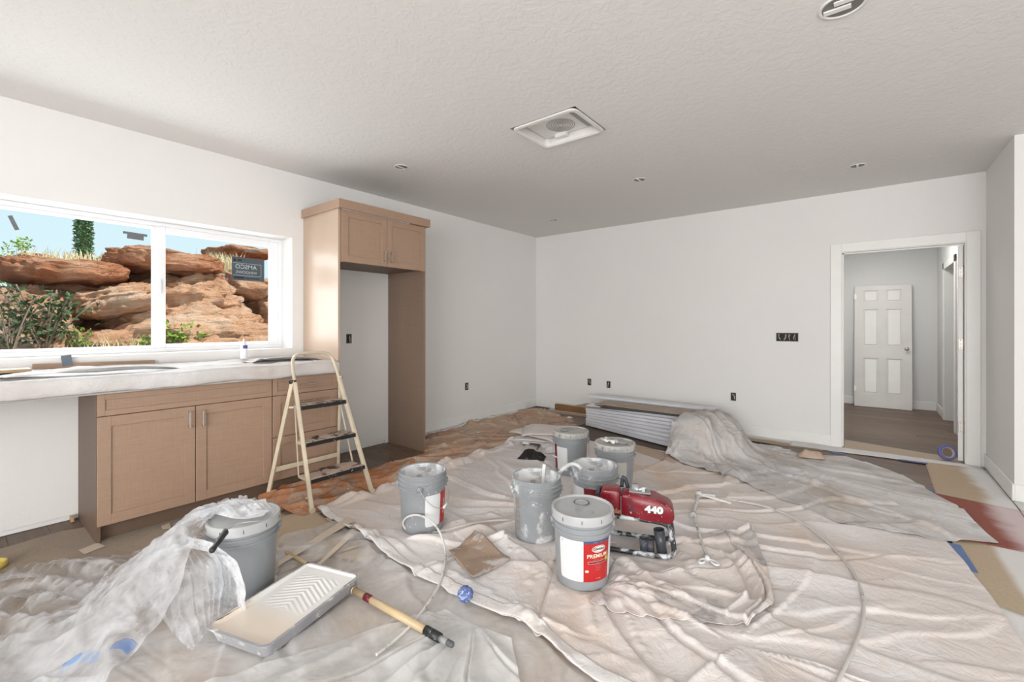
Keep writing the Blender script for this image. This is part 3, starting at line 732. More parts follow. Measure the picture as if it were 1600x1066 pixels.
def polar_folds(X,Y,c,kang=9,krad=1.2,seed=1,warp=.25):
    dx=X-c[0]+warp*fbm(X*.8,Y*.8,seed+50,3);dy=Y-c[1]+warp*fbm(X*.8+9,Y*.8,seed+60,3)
    r=np.hypot(dx,dy)+.05;a=np.arctan2(dy,dx)
    n=vnoise(a*kang+20,np.log(r)*krad+3,seed);n2=vnoise(a*kang*2.3+40,np.log(r)*krad*1.7,seed+7)
    return ridge(n)*.8+ridge(n2)*.35
def dir_folds(X,Y,th,ka=8,kl=1.2,seed=1,warp=.25):
    X2=X+warp*fbm(X*.7,Y*.7,seed+50,3);Y2=Y+warp*fbm(X*.7+9,Y*.7,seed+60,3)
    a=X2*math.cos(th)+Y2*math.sin(th);b=-X2*math.sin(th)+Y2*math.cos(th)
    return ridge(vnoise(b*ka,a*kl,seed))*.8+ridge(vnoise(b*ka*2.1,a*kl*1.9,seed+3))*.35
# ================================================================= floor coverings
def upsample(P, k=2):
    for ax in (0, 1):
        n = P.shape[ax]; t_ = np.linspace(0, n-1, (n-1)*k+1); i = np.clip(t_.astype(int), 0, n-2); f_ = (t_-i)
        sh = [1, 1, 1]; sh[ax] = -1; f_ = f_.reshape(sh); g = lambda j: np.take(P, np.clip(j, 0, n-1), axis=ax)
        p0, p1, p2, p3 = g(i-1), g(i), g(i+1), g(i+2)
        P = .5*(2*p1+(p2-p0)*f_+(2*p0-5*p1+4*p2-p3)*f_**2+(3*p1-p0-3*p2+p3)*f_**3)
    return P
def hash1(i, seed): return np.modf(np.abs(np.sin(i*12.9898+seed*78.233)*43758.5453))[0]
def creases(s, a, seed, gate=.45, sharp=.86):
    """saw-tooth folds: s counts folds across, a runs along them"""
    i = np.floor(s); t = s-i; keep = hash1(i, seed); amp = .4+.6*hash1(i, seed+1)
    along = ((fbm(a+i*7.31, i*3.7, seed+2, 3)+.9-1.6*gate)*2.2).clip(0, 1)
    up = t/sharp; down = (1-t)/(1-sharp); up = up*up*(3-2*up.clip(0, 1))
    flip = hash1(i, seed+5) > .5; t2 = np.where(flip, 1-t, t); up = (t2/sharp).clip(0, 1)**1.6; down = ((1-t2)/(1-sharp)).clip(0, 1); down = down*down*(3-2*down)
    return np.where(keep > gate*.6, amp, .15)*along*np.minimum(up, 1)*down
def crease_dir(X, Y, th, k, seed, gate=.45, w=.5, al=.8):
    a = X*math.cos(th)+Y*math.sin(th); b = -X*math.sin(th)+Y*math.cos(th); b = b+w*.3*fbm(X*1.3, Y*1.3, seed+20, 3)
    return creases(b*k+.5*fbm(a*2, b*2, seed+21, 2), a*al, seed, gate)
def crease_polar(X, Y, c, k, seed, gate=.4, w=.5):
    dx = X-c[0]+w*.35*fbm(X*1.1, Y*1.1, seed+20, 3); dy = Y-c[1]+w*.35*fbm(X*1.1+7, Y*1.1, seed+22, 3); r = np.hypot(dx, dy)
    return creases(np.arctan2(dy, dx)*k+.4*fbm(X*2, Y*2, seed+21, 2), r*.9, seed, gate)*(r/.25).clip(0, 1)
def finish(P, k, fn, amp, small=.0):
    P = upsample(P, k); X, Y = P[..., 0].copy(), P[..., 1].copy(); m_ = np.ones(X.shape)
    for (x, y, r, z) in FLAT: m_ *= ((np.hypot(X-x, Y-y)-r*.85)/.06).clip(0, 1)
    P[..., 2] += m_*(amp*fn(X, Y)+small*ridge(fbm(X*9, Y*9, 77, 3))*(fbm(X*1.5, Y*1.5, 78, 2)+.4).clip(0, 1)); return P
def canvas(name, base, tan, white, tan_amt=.5, white_amt=.35, sc=1.0, dots=True, weave=900, extra=None, seed=0.):
    m = NM(name, .9, spec=.15)
    co = m.co(); off = m.n('ShaderNodeMapping'); off.inputs['Location'].default_value = (seed, seed*.7, 0); m.l(co, off.inputs[0]); co = off.outputs[0]
    a = m.smooth(m.noise(1.5*sc, 6, .62, co, .7), 1-tan_amt-.13, 1-tan_amt+.16); wv = m.smooth(m.noise(1.1*sc, 5, .6, co, .3), 1-white_amt-.08, 1-white_amt+.22)
    c = m.mix(a, base, tan); c = m.mix(wv, c, white)
    f2 = m.smooth(m.noise(7*sc, 6, .7, co, 1.2), .50, .78); c = m.mix(m.math('MULTIPLY', f2, .40), c, tan)
    if extra: c = extra(m, c, co)
    if dots:
        d = m.smooth(m.noise(38, 2, .5, co), .775, .79); c = m.mix(m.math('MULTIPLY', d, .6), c, (.16, .09, .06))
        d = m.smooth(m.noise(23, 2, .5, co), .745, .76); c = m.mix(d, c, (.86, .85, .84))
    m.col(c)
    wr = m.math('ABSOLUTE', m.math('SUBTRACT', m.noise(9*sc, 5, .6, co, 1.2), .5)); wr2 = m.math('ABSOLUTE', m.math('SUBTRACT', m.noise(24*sc, 4, .6, co, .8), .5))
    h = m.math('ADD', m.math('ADD', m.smooth(wr, 0, .10), m.math('MULTIPLY', m.smooth(wr2, 0, .12), .35)), m.math('MULTIPLY', m.noise(weave, 2), .05)); m.bump(h, .30, .0045); return m.m
hf = HF(-.3, -1.6, 6.6, 6.2, .02)
def cloth(name, P, mat, label=None, cat='drop cloth', thick=.0015, sub=1, parent=None):
    nu, nv = P.shape[:2]; V = P.reshape(-1, 3); idx = np.arange(nu*nv).reshape(nu, nv)
    Fs = np.stack([idx[:-1, :-1], idx[1:, :-1], idx[1:, 1:], idx[:-1, 1:]], -1).reshape(-1, 4)
    me = bpy.data.meshes.new(name); me.from_pydata(V.tolist(), [], Fs.tolist()); me.materials.append(mat); me.shade_smooth()
    o = bpy.data.objects.new(name, me); COL.objects.link(o)
    if sub:
        s_ = o.modifiers.new('sub', 'SUBSURF'); s_.levels = sub; s_.render_levels = sub
    if thick:
        s_ = o.modifiers.new('sol', 'SOLIDIFY'); s_.thickness = thick; s_.offset = 1
    if parent is not None: o.parent = parent
    elif label: tag(o, label, cat)
    return o
BK = dict(b1=(3.01, 2.03), b2=(2.552, 2.272), b3=(2.106, 3.43), b4=(2.59, 3.299), b5=(2.727, 2.697), b6=(1.915, 1.905), b7=(1.772, .905))
FLAT = [(x, y, .15, .004) for x, y in BK.values()]
FLAT += [(1.16, 1.568, .04, .004), (1.16, 2.044, .04, .004), (3.28, 2.44, .06, .006), (3.1, 2.68, .06, .006), (3.1, 2.5, .2, .02)]
PAPER = canvas('brown_masking_paper', (.36, .30, .245), (.42, .335, .26), (.52, .475, .43), .5, .35, 1.3, dots=False, weave=300)
PAPER_T = canvas('tan_builders_paper', (.52, .41, .30), (.46, .35, .25), (.62, .55, .47), .4, .4, .8, dots=False, weave=300)
def over_mat(name, base, lim, axis, sign, seed=0, white=(.74, .725, .72), soft=.22, sc=3):
    """paper with white paint overspray towards the walls (a stain of its own shape)"""
    m = NM(name, .85, spec=.2); g = m.noise(90, 3); c = m.ramp(g, [(.3, tuple(x*.93 for x in base)), (.7, tuple(x*1.07 for x in base))])
    s_ = m.n('ShaderNodeSeparateXYZ'); m.l(m.tc.outputs['Object'], s_.inputs[0]); v = s_.outputs[axis]
    n_ = m.math('MULTIPLY', m.math('SUBTRACT', m.noise(sc, 4), .5), soft*1.5); v = m.math('ADD', v, n_)
    v = m.math('MULTIPLY', m.math('SUBTRACT', v, lim), sign); f_ = m.smooth(v, -soft/2, soft/2)
    m.col(m.mix(f_, c, white)); return m.m
def sheet(name, quad, z, mat, label, res=.05, amp=.004, cat='floor paper', seed=1, bow=None):
    P2 = coons([quad[0], quad[1]], [quad[3], quad[2]], [quad[0], quad[3]], [quad[1], quad[2]], res); X, Y = P2[..., 0], P2[..., 1]
    P = np.concatenate([P2, (hf.at(X, Y)+z+amp*(1+fbm(X*3, Y*3, seed, 3)).clip(0, 2))[..., None]], -1)
    o = cloth(name, P, mat, label, cat, thick=.0006, sub=1); hf.splat(P, 1); return o
# paper along the cabinets, in overlapping runs
def crumple(quad, res, amp, ang, ka, kl, seed=1, slack=.003, steps=70, sides=None, fold=1., hi=.0015, mask=None, g=.00006, off=.002, **k):
    P2 = coons(*(sides if sides else ([quad[0], quad[1]], [quad[3], quad[2]], [quad[0], quad[3]], [quad[1], quad[2]])), res)
    X, Y = P2[..., 0], P2[..., 1]; m_ = .3+.7*(fbm(X*.9, Y*.9, seed+9, 2)*1.5+.5).clip(0, 1)
    if mask is not None: m_ = m_*mask(X, Y)
    F_ = dir_folds(X, Y, ang, ka, kl, seed) if not callable(ang) else ang(X, Y)
    z = hf.at(X, Y)+off+m_*amp*F_+(hi*fbm(X*8, Y*8, seed, 3)).clip(0)
    return simulate(P2, slack, slack, hf, steps=steps, iters=3, z0=z, g=g, flat=FLAT, off=off, **k)
P = crumple([(.22, -.9), (1.15, -.9), (1.2, 1.9), (.42, 1.9)], .03, .014, 1.4, 6, .8, 21, sides=([(.25, -.9), (1.2, -.9)], [(.50, 1.95), (1.2, 1.95)], [(.25, -.9), (.235, .1), (.17, .45), (.26, .68), (.45, 1.1), (.50, 1.95)], [(1.2, -.9), (1.2, 1.95)]))
cloth('masking_paper', P, PAPER, 'grey brown masking paper taped along the foot of the base cabinets', 'floor paper', .0006); hf.splat(P)
P = crumple([(.95, -1.3), (1.75, -1.3), (1.75, 1.45), (1.0, 1.45)], .03, .012, 1.5, 5, .7, 23)
cloth('masking_paper', P, PAPER, 'second strip of masking paper, running under the plastic bag at the left', 'floor paper', .0006); hf.splat(P)
sheet('builders_paper', [(1.25, 1.28), (1.32, 1.18), (2.05, 1.42), (1.98, 1.55)], .003, PAPER_T, 'narrow tan paper strip pointing at the pole between bucket and ladder', seed=4)
sheet('builders_paper', [(1.02, 1.12), (1.75, 1.05), (1.85, 1.52), (1.10, 1.60)], .003, PAPER_T, 'tan paper sheet lying between the near left bucket and the ladder foot', seed=5)
# plain paper on the right side by the doorway
WH = (.74, .72, .715)
OVR = over_mat('kraft_paper_with_overspray', (.50, .39, .28), 4.86, 0, 1, soft=.10); OVB = over_mat('kraft_paper_oversprayed_at_wall', (.45, .36, .27), D-.32, 1, 1, soft=.18)
RED = over_mat('rosin_paper_with_overspray', (.29, .10, .075), 4.86, 0, 1, white=(.66, .55, .55), soft=.12)
OVW = plain('paper_white_with_overspray', WH, .85, var=.05, scale=3)
sheet('masking_paper', [(.30, D-.30), (DX0-.15, D-.30), (DX0-.15, D-.003), (.30, D-.003)], .001, over_mat('masking_strip_overspray', (.42, .33, .24), D-.14, 1, 1, soft=.12), 'masking paper strip taped along the foot of the back wall, whitened by overspray', seed=6, amp=.002)
sheet('threshold_paper', [(DX0-.15, D-.20), (4.99, D-.16), (4.99, D+.28), (DX0-.15, D+.50)], .002, over_mat('threshold_overspray', (.50, .41, .32), D+.0, 1, -1, soft=.12), 'kraft paper strip across the doorway threshold', seed=7, amp=.002) if False else None
P_ = [(DX0+.003, D-.22), (DX1-.003, D-.17), (DX1-.003, D+.22), (DX0+.003, D+.42)]
sheet('threshold_paper', P_, .002, over_mat('threshold_overspray', (.50, .41, .32), D-.03, 1, -1, soft=.10), 'tan paper strip across the doorway threshold with a white oversprayed edge', seed=7, amp=.002)
sheet('masking_paper', [(DX0-.45, D-.26), (JX-.03, D-.19), (JX-.03, D-.02), (DX0-.45, D-.02)], .003, OVW, 'white oversprayed masking strip in front of the doorway casing', seed=8, amp=.002)
sheet('builders_paper', [(4.57, 4.62), (4.995, 4.62), (4.995, D-.12), (4.59, D-.17)], .001, OVR, 'tan kraft paper run beside the right wall, white along the wall', seed=9, amp=.0015)
sheet('builders_paper', [(4.545, 3.0), (6.9, 2.2), (6.9, 4.2), (4.56, 3.86)], .001, over_mat('kraft_oversprayed_right', (.50, .40, .29), 4.74, 0, 1, soft=.05, sc=1.2, white=(.76, .74, .73)), 'tan kraft paper with white overspray at the right edge, beside the cloth corner', seed=10, amp=.0015)
sheet('builders_paper', [(4.50, -.5), (6.9, -.5), (6.9, 2.25), (4.50, 3.05)], .001, OVW, 'white oversprayed paper at the lower right edge of the floor', seed=12, amp=.0015)
sheet('builders_paper', [(5.0, 4.52), (6.9, 4.42), (6.9, 4.88), (5.0, 4.88)], .001, OVW, 'white oversprayed paper strip along the foot of the wall return at the right edge', seed=14, amp=.0015)
sheet('rosin_paper', [(4.40, 3.80), (4.995, 3.82), (4.995, 4.64), (4.50, 4.74)], .002, RED, 'dark red rosin paper strip crossing the floor right of the cloth corner', seed=11, amp=.0015)
sheet('rosin_paper', [(4.99, 3.82), (6.9, 3.90), (6.9, 4.55), (4.99, 4.635)], .0025, RED, 'pinkish oversprayed end of the rosin paper at the far right edge of the frame', seed=13, amp=.0015)
BLUE = plain('blue_masking_tape', (.10, .17, .36), .6, var=.1)
def flat_tape(label, a, b_, w_=.048):
    a, b_ = Vector((*a, 0)), Vector((*b_, 0)); d = (b_-a).normalized(); n_ = Vector((-d.y, d.x, 0))*w_/2; z = float(hf.at(np.array((a.x+b_.x)/2), np.array((a.y+b_.y)/2)))+.0035
    V = [(p.x, p.y, z+k) for k in (0, .0006) for p in (a-n_, b_-n_, b_+n_, a+n_)]
    return tag(pydata('tape_strip', V, [(3, 2, 1, 0), (4, 5, 6, 7), (0, 1, 5, 4), (1, 2, 6, 5), (2, 3, 7, 6), (3, 0, 4, 7)], BLUE, None, False), label, 'tape')
flat_tape('blue tape strip on kraft paper beside the big cloth edge at right', (4.56, 3.70), (4.585, 3.34), .06)
flat_tape('short blue tape piece on the floor at the left foot of the doorway', (3.86, 5.60), (3.99, 5.60), .06)
flat_tape('short blue tape piece on the floor in the middle of the doorway', (4.40, 5.66), (4.60, 5.67), .05)
flat_tape('blue tape piece at the corner of the rosin paper', (4.49, 4.80), (4.575, 4.78), .05)

# --- stack of white boards by the back wall
BW = plain('white_primed_board', (.74, .75, .80), .45, var=.03)
PLY = plain('brown_hardboard', (.30, .235, .18), .7, var=.15, scale=4); DKB = plain('dark_board_edge', (.05, .05, .06), .6)
stk = thing('board_stack', 'low stack of long white primed boards lying along the back wall', 'boards', (1.32, 5.12, 0))
q = random.Random(4)
for k in range(8):
    b = MB(); f_ = k/7; ang = math.radians(-17*(1-f_)**1.2); z = .010+k*.0325
    M = Matrix.Translation((q.uniform(-.006, .006), q.uniform(-.004, .004), z)) @ Matrix.Rotation(ang, 4, 'Z')
    b.box((0, 0, 0), (1.52, .36, .0305), .003, M, seg=1); b.build('board', BW, stk)
ST_H = .010+8*.0325
b = MB(); b.prism([(-.14, -.06), (-.10, .20), (1.30, .25), (1.32, .02)], 0, .007, Matrix.Rotation(math.radians(-1.3), 4, 'Y')); tag(b.build('hardboard_sheet', PLY), 'brown hardboard sheet on the board stack, sticking out at its left end', 'board').location = (1.32, 5.12, ST_H-.022)
b = MB(); b.prism([(0, -.03), (0, .3), (1.2, .33), (1.2, 0)], 0, .012); tag(b.build('dark_board', DKB), 'thin black board directly on top of the white board stack', 'board').location = (1.55, 5.10, ST_H+.001)
b = MB(); b.prism([(0, 0), (.02, .30), (1.42, .33), (1.40, .05), (1.1, .03), (1.08, -.02)], 0, .009); tag(b.build('hardboard_sheet', plain('light_brown_hardboard', (.40, .32, .25), .7, var=.12)), 'longer brown hardboard sheet lying on the black board, right part of the stack', 'board').location = (1.42, 5.16, ST_H+.016)
b = MB(); b.box((0, 0, 0), (1.65, .14, .03), .002, seg=1); tag(b.build('white_trim_board', BW), 'long white trim board on top of the stack against the back wall', 'board').location = (1.14, 5.52, ST_H+.028)
b = MB(); b.box((0, 0, 0), (.62, .05, .09), .003, seg=1); tag(b.build('stained_board', plain('stained_pine', (.24, .125, .05), .5, var=.2)), 'short stained wooden board lying against the back wall left of the stack', 'board').location = (.42, 5.78, .004)
# --- canvas cloths
C_BIG = canvas('canvas_large', (.74, .68, .65), (.68, .53, .42), (.79, .77, .775), .42, .52, .8)
def dirty2(m, c, co):
    g = m.smooth(m.noise(2.2, 6, .65, dist=.6), .50, .66); return m.mix(m.math('MULTIPLY', g, .55), c, (.36, .34, .33))
C_GREY = canvas('canvas_grey', (.60, .57, .56), (.52, .44, .37), (.75, .745, .76), .40, .50, 1.1, seed=3., extra=dirty2)
C_TAN = canvas('canvas_tan', (.56, .44, .35), (.52, .36, .26), (.66, .60, .56), .45, .35, 1.3, seed=5.)
def orange(m, c, co):
    s_ = m.n('ShaderNodeSeparateXYZ'); m.l(m.tc.outputs['Object'], s_.inputs[0])
    v = m.math('ADD', s_.outputs[1], m.math('MULTIPLY', m.noise(2.2, 4), 1.6)); f_ = m.math('SUBTRACT', 1., m.smooth(v, 3.3, 4.5))
    w_ = m.smooth(m.math('ADD', m.noise(3.4, 6, .7, dist=1.0), m.math('MULTIPLY', s_.outputs[0], -.1)), .34, .50)
    c = m.mix(m.math('MULTIPLY', f_, m.math('MULTIPLY', w_, .95)), c, m.ramp(m.noise(5, 5, .7), [(.3, (.38, .13, .045)), (.7, (.62, .30, .15))]))
    g = m.smooth(m.noise(2.4, 5, .65, dist=.5), .55, .66); g2 = m.math('MULTIPLY', g, m.smooth(s_.outputs[1], 2.9, 3.3))
    return m.mix(m.math('MULTIPLY', g2, .7), c, (.17, .13, .115))
C_ORG = canvas('canvas_orange_stained', (.50, .385, .30), (.46, .30, .21), (.60, .52, .46), .5, .3, 1.5, extra=orange)
# plastic film first (lies on the floor papers), then the cloths over its edge
def film_mat(name, alpha, c=(.80, .80, .80), rough=.35, sc=3.):
    m = bpy.data.materials.new(name); m.use_nodes = True; nt = m.node_tree; nt.nodes.clear(); N = nt.nodes.new; Lk = nt.links.new
    o = N('ShaderNodeOutputMaterial'); t_ = N('ShaderNodeBsdfTransparent'); d = N('ShaderNodeBsdfPrincipled'); tr = N('ShaderNodeBsdfTranslucent'); x1 = N('ShaderNodeMixShader'); x2 = N('ShaderNodeMixShader')
    d.inputs['Base Color'].default_value = (*c, 1); d.inputs['Roughness'].default_value = rough; d.inputs['Specular IOR Level'].default_value = .8; tr.inputs[0].default_value = (*c, 1)
    tc = N('ShaderNodeTexCoord'); n_ = N('ShaderNodeTexNoise'); n_.inputs['Scale'].default_value = sc; n_.inputs['Detail'].default_value = 6; n_.inputs['Distortion'].default_value = .8; Lk(tc.outputs['Object'], n_.inputs['Vector'])
    r_ = N('ShaderNodeMapRange'); r_.inputs[1].default_value = .35; r_.inputs[2].default_value = .65; r_.inputs[3].default_value = max(0, alpha-.28); r_.inputs[4].default_value = min(1, alpha+.28); Lk(n_.outputs[0], r_.inputs[0])
    lw = N('ShaderNodeLayerWeight'); lw.inputs[0].default_value = .35; ad = N('ShaderNodeMath'); ad.operation = 'MULTIPLY_ADD'; Lk(lw.outputs['Facing'], ad.inputs[0]); ad.inputs[1].default_value = .45; Lk(r_.outputs[0], ad.inputs[2]); ad.use_clamp = True
    n2 = N('ShaderNodeTexNoise'); n2.inputs['Scale'].default_value = 14; n2.inputs['Detail'].default_value = 5; n2.inputs['Distortion'].default_value = 1.5; Lk(tc.outputs['Object'], n2.inputs['Vector'])
    bp = N('ShaderNodeBump'); bp.inputs['Strength'].default_value = .35; bp.inputs['Distance'].default_value = .01; Lk(n2.outputs[0], bp.inputs['Height']); Lk(bp.outputs[0], d.inputs['Normal'])
    x1.inputs[0].default_value = .35; Lk(d.outputs[0], x1.inputs[1]); Lk(tr.outputs[0], x1.inputs[2]); Lk(ad.outputs[0], x2.inputs[0]); Lk(t_.outputs[0], x2.inputs[1]); Lk(x1.outputs[0], x2.inputs[2]); Lk(x2.outputs[0], o.inputs[0]); return m
FILM = film_mat('translucent_floor_film', .42, (.90, .895, .895), .25); FILM2 = film_mat('cloudy_floor_film', .62, (.90, .89, .88), .25); BAGM2 = film_mat('rolled_plastic_edge', .55, (.88, .89, .91), .2, 9.); BAGM = film_mat('clear_plastic_sheeting', .30, (.88, .89, .92), .18, 6.)
b = MB(); b.box((1.3, -1.4, -.0065), (4.6, 1.7, 0.0005)); 
o = b.build('builders_paper', canvas('pale_paper_under_film', (.58, .51, .45), (.50, .375, .27), (.76, .74, .73), .5, .48, 1.3, dots=False)); tag(o, 'pale paper covering the floor under the plastic film in the foreground', 'floor paper')
P = crumple([(1.38, .1), (3.9, -.9), (3.9, 1.62), (1.5, 1.66)], .026, .032, -.5, 3.2, .8, 31, slack=.004, hi=.002, sides=([(1.42, -1.2), (4.5, -1.2)], [(1.42, 1.62), (4.5, 1.60)], [(1.42, -1.2), (1.38, .5), (1.42, 1.62)], [(4.5, -1.2), (4.5, 1.60)]), steps=80)
P = finish(P, 3, lambda X, Y: crease_dir(X, Y, 1.0, 4, 241, .4)+.8*crease_dir(X, Y, -.3, 4.5, 245, .4)+.7*crease_polar(X, Y, (2.5, .4), 4, 248, .4), .036, .002)
cloth('plastic_film', P, FILM, 'large translucent plastic film spread over the foreground floor', 'plastic sheet', 0, sub=0); hf.splat(P)
P = crumple([(2.45, -1.2), (4.4, -1.2), (3.0, 1.50), (2.62, 1.44)], .028, .04, .9, 2.6, .6, 33, slack=.006, sides=([(2.1, -1.2), (4.4, -1.2)], [(2.66, 1.40), (3.02, 1.43)], [(2.1, -1.2), (2.25, .5), (2.66, 1.40)], [(4.4, -1.2), (3.9, .6), (3.02, 1.43)]), steps=70)
P = finish(P, 2, lambda X, Y: crease_polar(X, Y, (2.75, 1.42), 4.5, 251, .25)+.5*crease_dir(X, Y, .2, 4, 255, .5), .022, .004)
cloth('plastic_film', P, FILM2, 'cloudier folded plastic layer at the bottom centre, peak touching the cloth hem', 'plastic sheet', 0); hf.splat(P)
# stained runner cloth along the left
P = crumple(None, .026, .038, 1.45, 5, 1.2, 41, slack=.008, steps=100, sides=([(.50, 1.50), (.80, 1.36), (1.17, 1.50)], [(.14, 5.66), (1.0, 5.30)], [(.50, 1.50), (.40, 1.95), (.66, 2.2), (.66, 3.0), (.40, 3.15), (.12, 3.5), (.08, 5.0), (.14, 5.66)], [(1.17, 1.50), (1.20, 2.4), (1.15, 3.8), (1.6, 4.6), (1.0, 5.30)]))
P = finish(P, 3, lambda X, Y: crease_dir(X, Y, 1.25, 8, 231, .25)+.8*crease_dir(X, Y, .5, 6, 235, .4)+.6*crease_dir(X, Y, 1.9, 9, 238, .4), .044, .008)
cloth('drop_cloth', P, C_ORG, 'long runner cloth with rusty orange stains under the step ladder and along the wall'); hf.splat(P)
sheet('masking_paper', [(.016, 3.09), (.15, 3.09), (.13, D-.32), (.016, D-.30)], .002, OVW, 'white oversprayed masking strip along the foot of the left wall beyond the tall cabinet', seed=15, amp=.002)
# large main cloth
def mainfold(X, Y): return polar_folds(X, Y, (2.75, 2.35), 7, 1.0, 3)*.8+dir_folds(X, Y, .95, 4, .8, 8)*.5
def mmask(X, Y): return (.35+.3*(Y < 2.4))*(np.hypot(X-2.75, Y-2.35)/.55).clip(.15, 1)
P = crumple(None, .024, .034, mainfold, 0, 0, 51, slack=.004, steps=110, hi=.002, mask=mmask,
    sides=([(1.13, 1.62), (1.75, 1.545), (2.30, 1.49), (2.71, 1.51), (2.95, 1.52), (3.38, 1.46), (3.9, 1.42), (4.55, 1.35)], [(1.10, 4.05), (1.5, 4.42), (2.3, 4.6), (3.4, 4.5), (4.45, 4.2)],
           [(1.13, 1.62), (1.15, 2.42), (1.10, 3.2), (1.10, 4.05)], [(4.55, 1.35), (4.65, 2.7), (4.62, 3.1), (4.53, 3.72), (4.45, 4.2)]))
def mc(X, Y):
    return (crease_polar(X, Y, (2.55, 2.62), 5.5, 201, .30)*.9+crease_dir(X, Y, .62, 5, 205, .5)*.7+crease_dir(X, Y, .35, 9, 209, .62)*.5+crease_polar(X, Y, (3.75, 1.9), 5, 213, .45)*.8)*(.55+.45*np.exp(-((X-3)**2+(Y-2.3)**2)/1.2))
P = finish(P, 3, mc, .040, .003)
cloth('drop_cloth', P, C_BIG, 'large off white canvas drop cloth under the paint buckets', sub=0); hf.splat(P)
big_cloth = bpy.data.objects['drop_cloth.001']; hem_ = P[:, :9].copy(); hem_ = upsample(hem_, 1)
hem_[..., 2] = np.maximum(hem_[..., 2], hf.at(hem_[..., 0], hem_[..., 1]))+.002+.003*np.sin(PI*np.linspace(0, 1, 9))[None]
cloth('hem', hem_, canvas('canvas_hem', (.78, .74, .72), (.70, .60, .52), (.82, .81, .81), .35, .5, 1.0, seed=7.), None, thick=.002, sub=0, parent=big_cloth)
# hem welt along its near edge
# small crumpled cloth in the middle
def dirty(m, c, co):
    g = m.smooth(m.noise(2.6, 5, .65, dist=.6), .52, .62); return m.mix(m.math('MULTIPLY', g, .62), c, (.34, .325, .32))
C_SML = canvas('canvas_soiled', (.74, .68, .65), (.66, .52, .42), (.79, .77, .775), .42, .45, 1.4, extra=dirty, seed=2.)
def f3(X, Y): return dir_folds(X, Y, -1.27, 5, 1.0, 13)
P = crumple(None, .02, .026, f3, 0, 0, 61, slack=.012, steps=90, hi=.003, mask=lambda X, Y: .2+1.0*np.exp(-((X-3.70+.3*(Y-2.6))**2/.016)),
    sides=([(3.16, 1.84), (3.25, 1.86), (3.42, 1.90), (3.78, 2.14)], [(3.08, 2.60), (3.25, 2.72), (3.42, 2.95), (3.60, 3.08)], [(3.16, 1.84), (3.10, 2.2), (3.08, 2.60)], [(3.78, 2.14), (3.82, 2.34), (3.74, 2.7), (3.60, 3.08)]))
P = finish(P, 3, lambda X, Y: 1.5*np.exp(-((X-3.70+.3*(Y-2.6))**2/.014))*crease_dir(X, Y, -1.27, 11, 261, .1, .9)+.5*crease_polar(X, Y, (3.1, 2.1), 4, 265, .35), .036, .003)
cloth('drop_cloth', P, C_SML, 'small crumpled off white cloth heaped to the right of the paint sprayer', sub=0); hf.splat(P)
# big grey cloth: heaped over the end of the board stack and spread to the right
P = crumple(None,   .02, .03, 1.9, 4, 1.2, 73, slack=.03, steps=70, hi=.004, g=.0001,
    sides=([(2.06, 4.40), (2.35, 4.36), (2.75, 4.20)], [(2.16, 4.66), (2.4, 4.58), (2.80, 4.42)], [(2.06, 4.40), (2.16, 4.66)], [(2.75, 4.20), (2.80, 4.42)]))
cloth('drop_cloth', P, C_TAN, 'narrow tan cloth tail on the floor in front of the board stack'); hf.splat(P)
hf2 = HF(-.3, -1.6, 6.6, 6.2, .02); hf2.h = hf.h.copy()
pl_ = HF(-.3, -1.6, 6.6, 6.2, .02)
pl_.box([(2.50, 4.60), (2.95, 4.58), (3.08, 5.48), (2.54, 5.52)], .33); pl_.box([(2.6, 4.46), (2.98, 4.44), (3.05, 4.7), (2.6, 4.75)], .2); pl_.box([(3.0, 4.6), (3.22, 4.85), (3.16, 5.3), (2.98, 5.3)], .2)
for k in range(22):
    h_ = pl_.h; pl_.h = (h_+np.roll(h_, 1, 0)+np.roll(h_, -1, 0)+np.roll(h_, 1, 1)+np.roll(h_, -1, 1))/5
hf2.h = hf2.h*.0+np.maximum(hf.h, pl_.h); hf2.box([(2.54, 4.64), (2.90, 4.62), (2.96, 5.42), (2.58, 5.46)], .29)
hfs = hf; hf = hf2
def f4(X, Y):
    r = ((np.hypot(X-2.85, Y-4.95)-.25)/.6).clip(0, 1); return polar_folds(X, Y, (2.80, 4.85), 3.6, .9, 23)*r+dir_folds(X, Y, -1.0, 3.0, .9, 27)*(1-r)*1.6
P = crumple(None, .024, .050, f4, 0, 0, 71, slack=.014, steps=120, hi=.004, g=.00010, mask=lambda X, Y: .55+1.1*np.exp(-((X-2.9)**2+(Y-4.8)**2)/.35),
    sides=([(2.62, 4.36), (2.85, 4.22), (3.25, 4.10), (3.74, 3.79), (4.05, 3.60), (4.50, 3.70), (4.76, 3.85)], [(2.66, 5.25), (3.05, 5.40), (3.4, 5.50), (3.62, 5.33), (4.0, 5.50), (4.30, 5.25), (4.45, 5.0), (4.68, 4.38), (4.77, 3.87)],
           [(2.62, 4.36), (2.56, 4.8), (2.66, 5.25)], [(4.76, 3.85), (4.77, 3.87)]))
P = finish(P, 3, lambda X, Y: crease_polar(X, Y, (2.85, 4.9), 7, 221, .25, .4)*((np.hypot(X-2.85, Y-4.95)-.35)/.5).clip(0, 1)+2.1*crease_dir(X, Y, -.9, 5.5, 228, .1, .9)*(1-(np.hypot(X-2.85, Y-4.95)/.9).clip(0, 1))+.7*crease_dir(X, Y, -.35, 6, 225, .45), .030, .003)
cloth('drop_cloth', P, C_GREY, 'big grey canvas cloth heaped over the right end of the board stack', sub=0); hf = hfs; hf.splat(P)
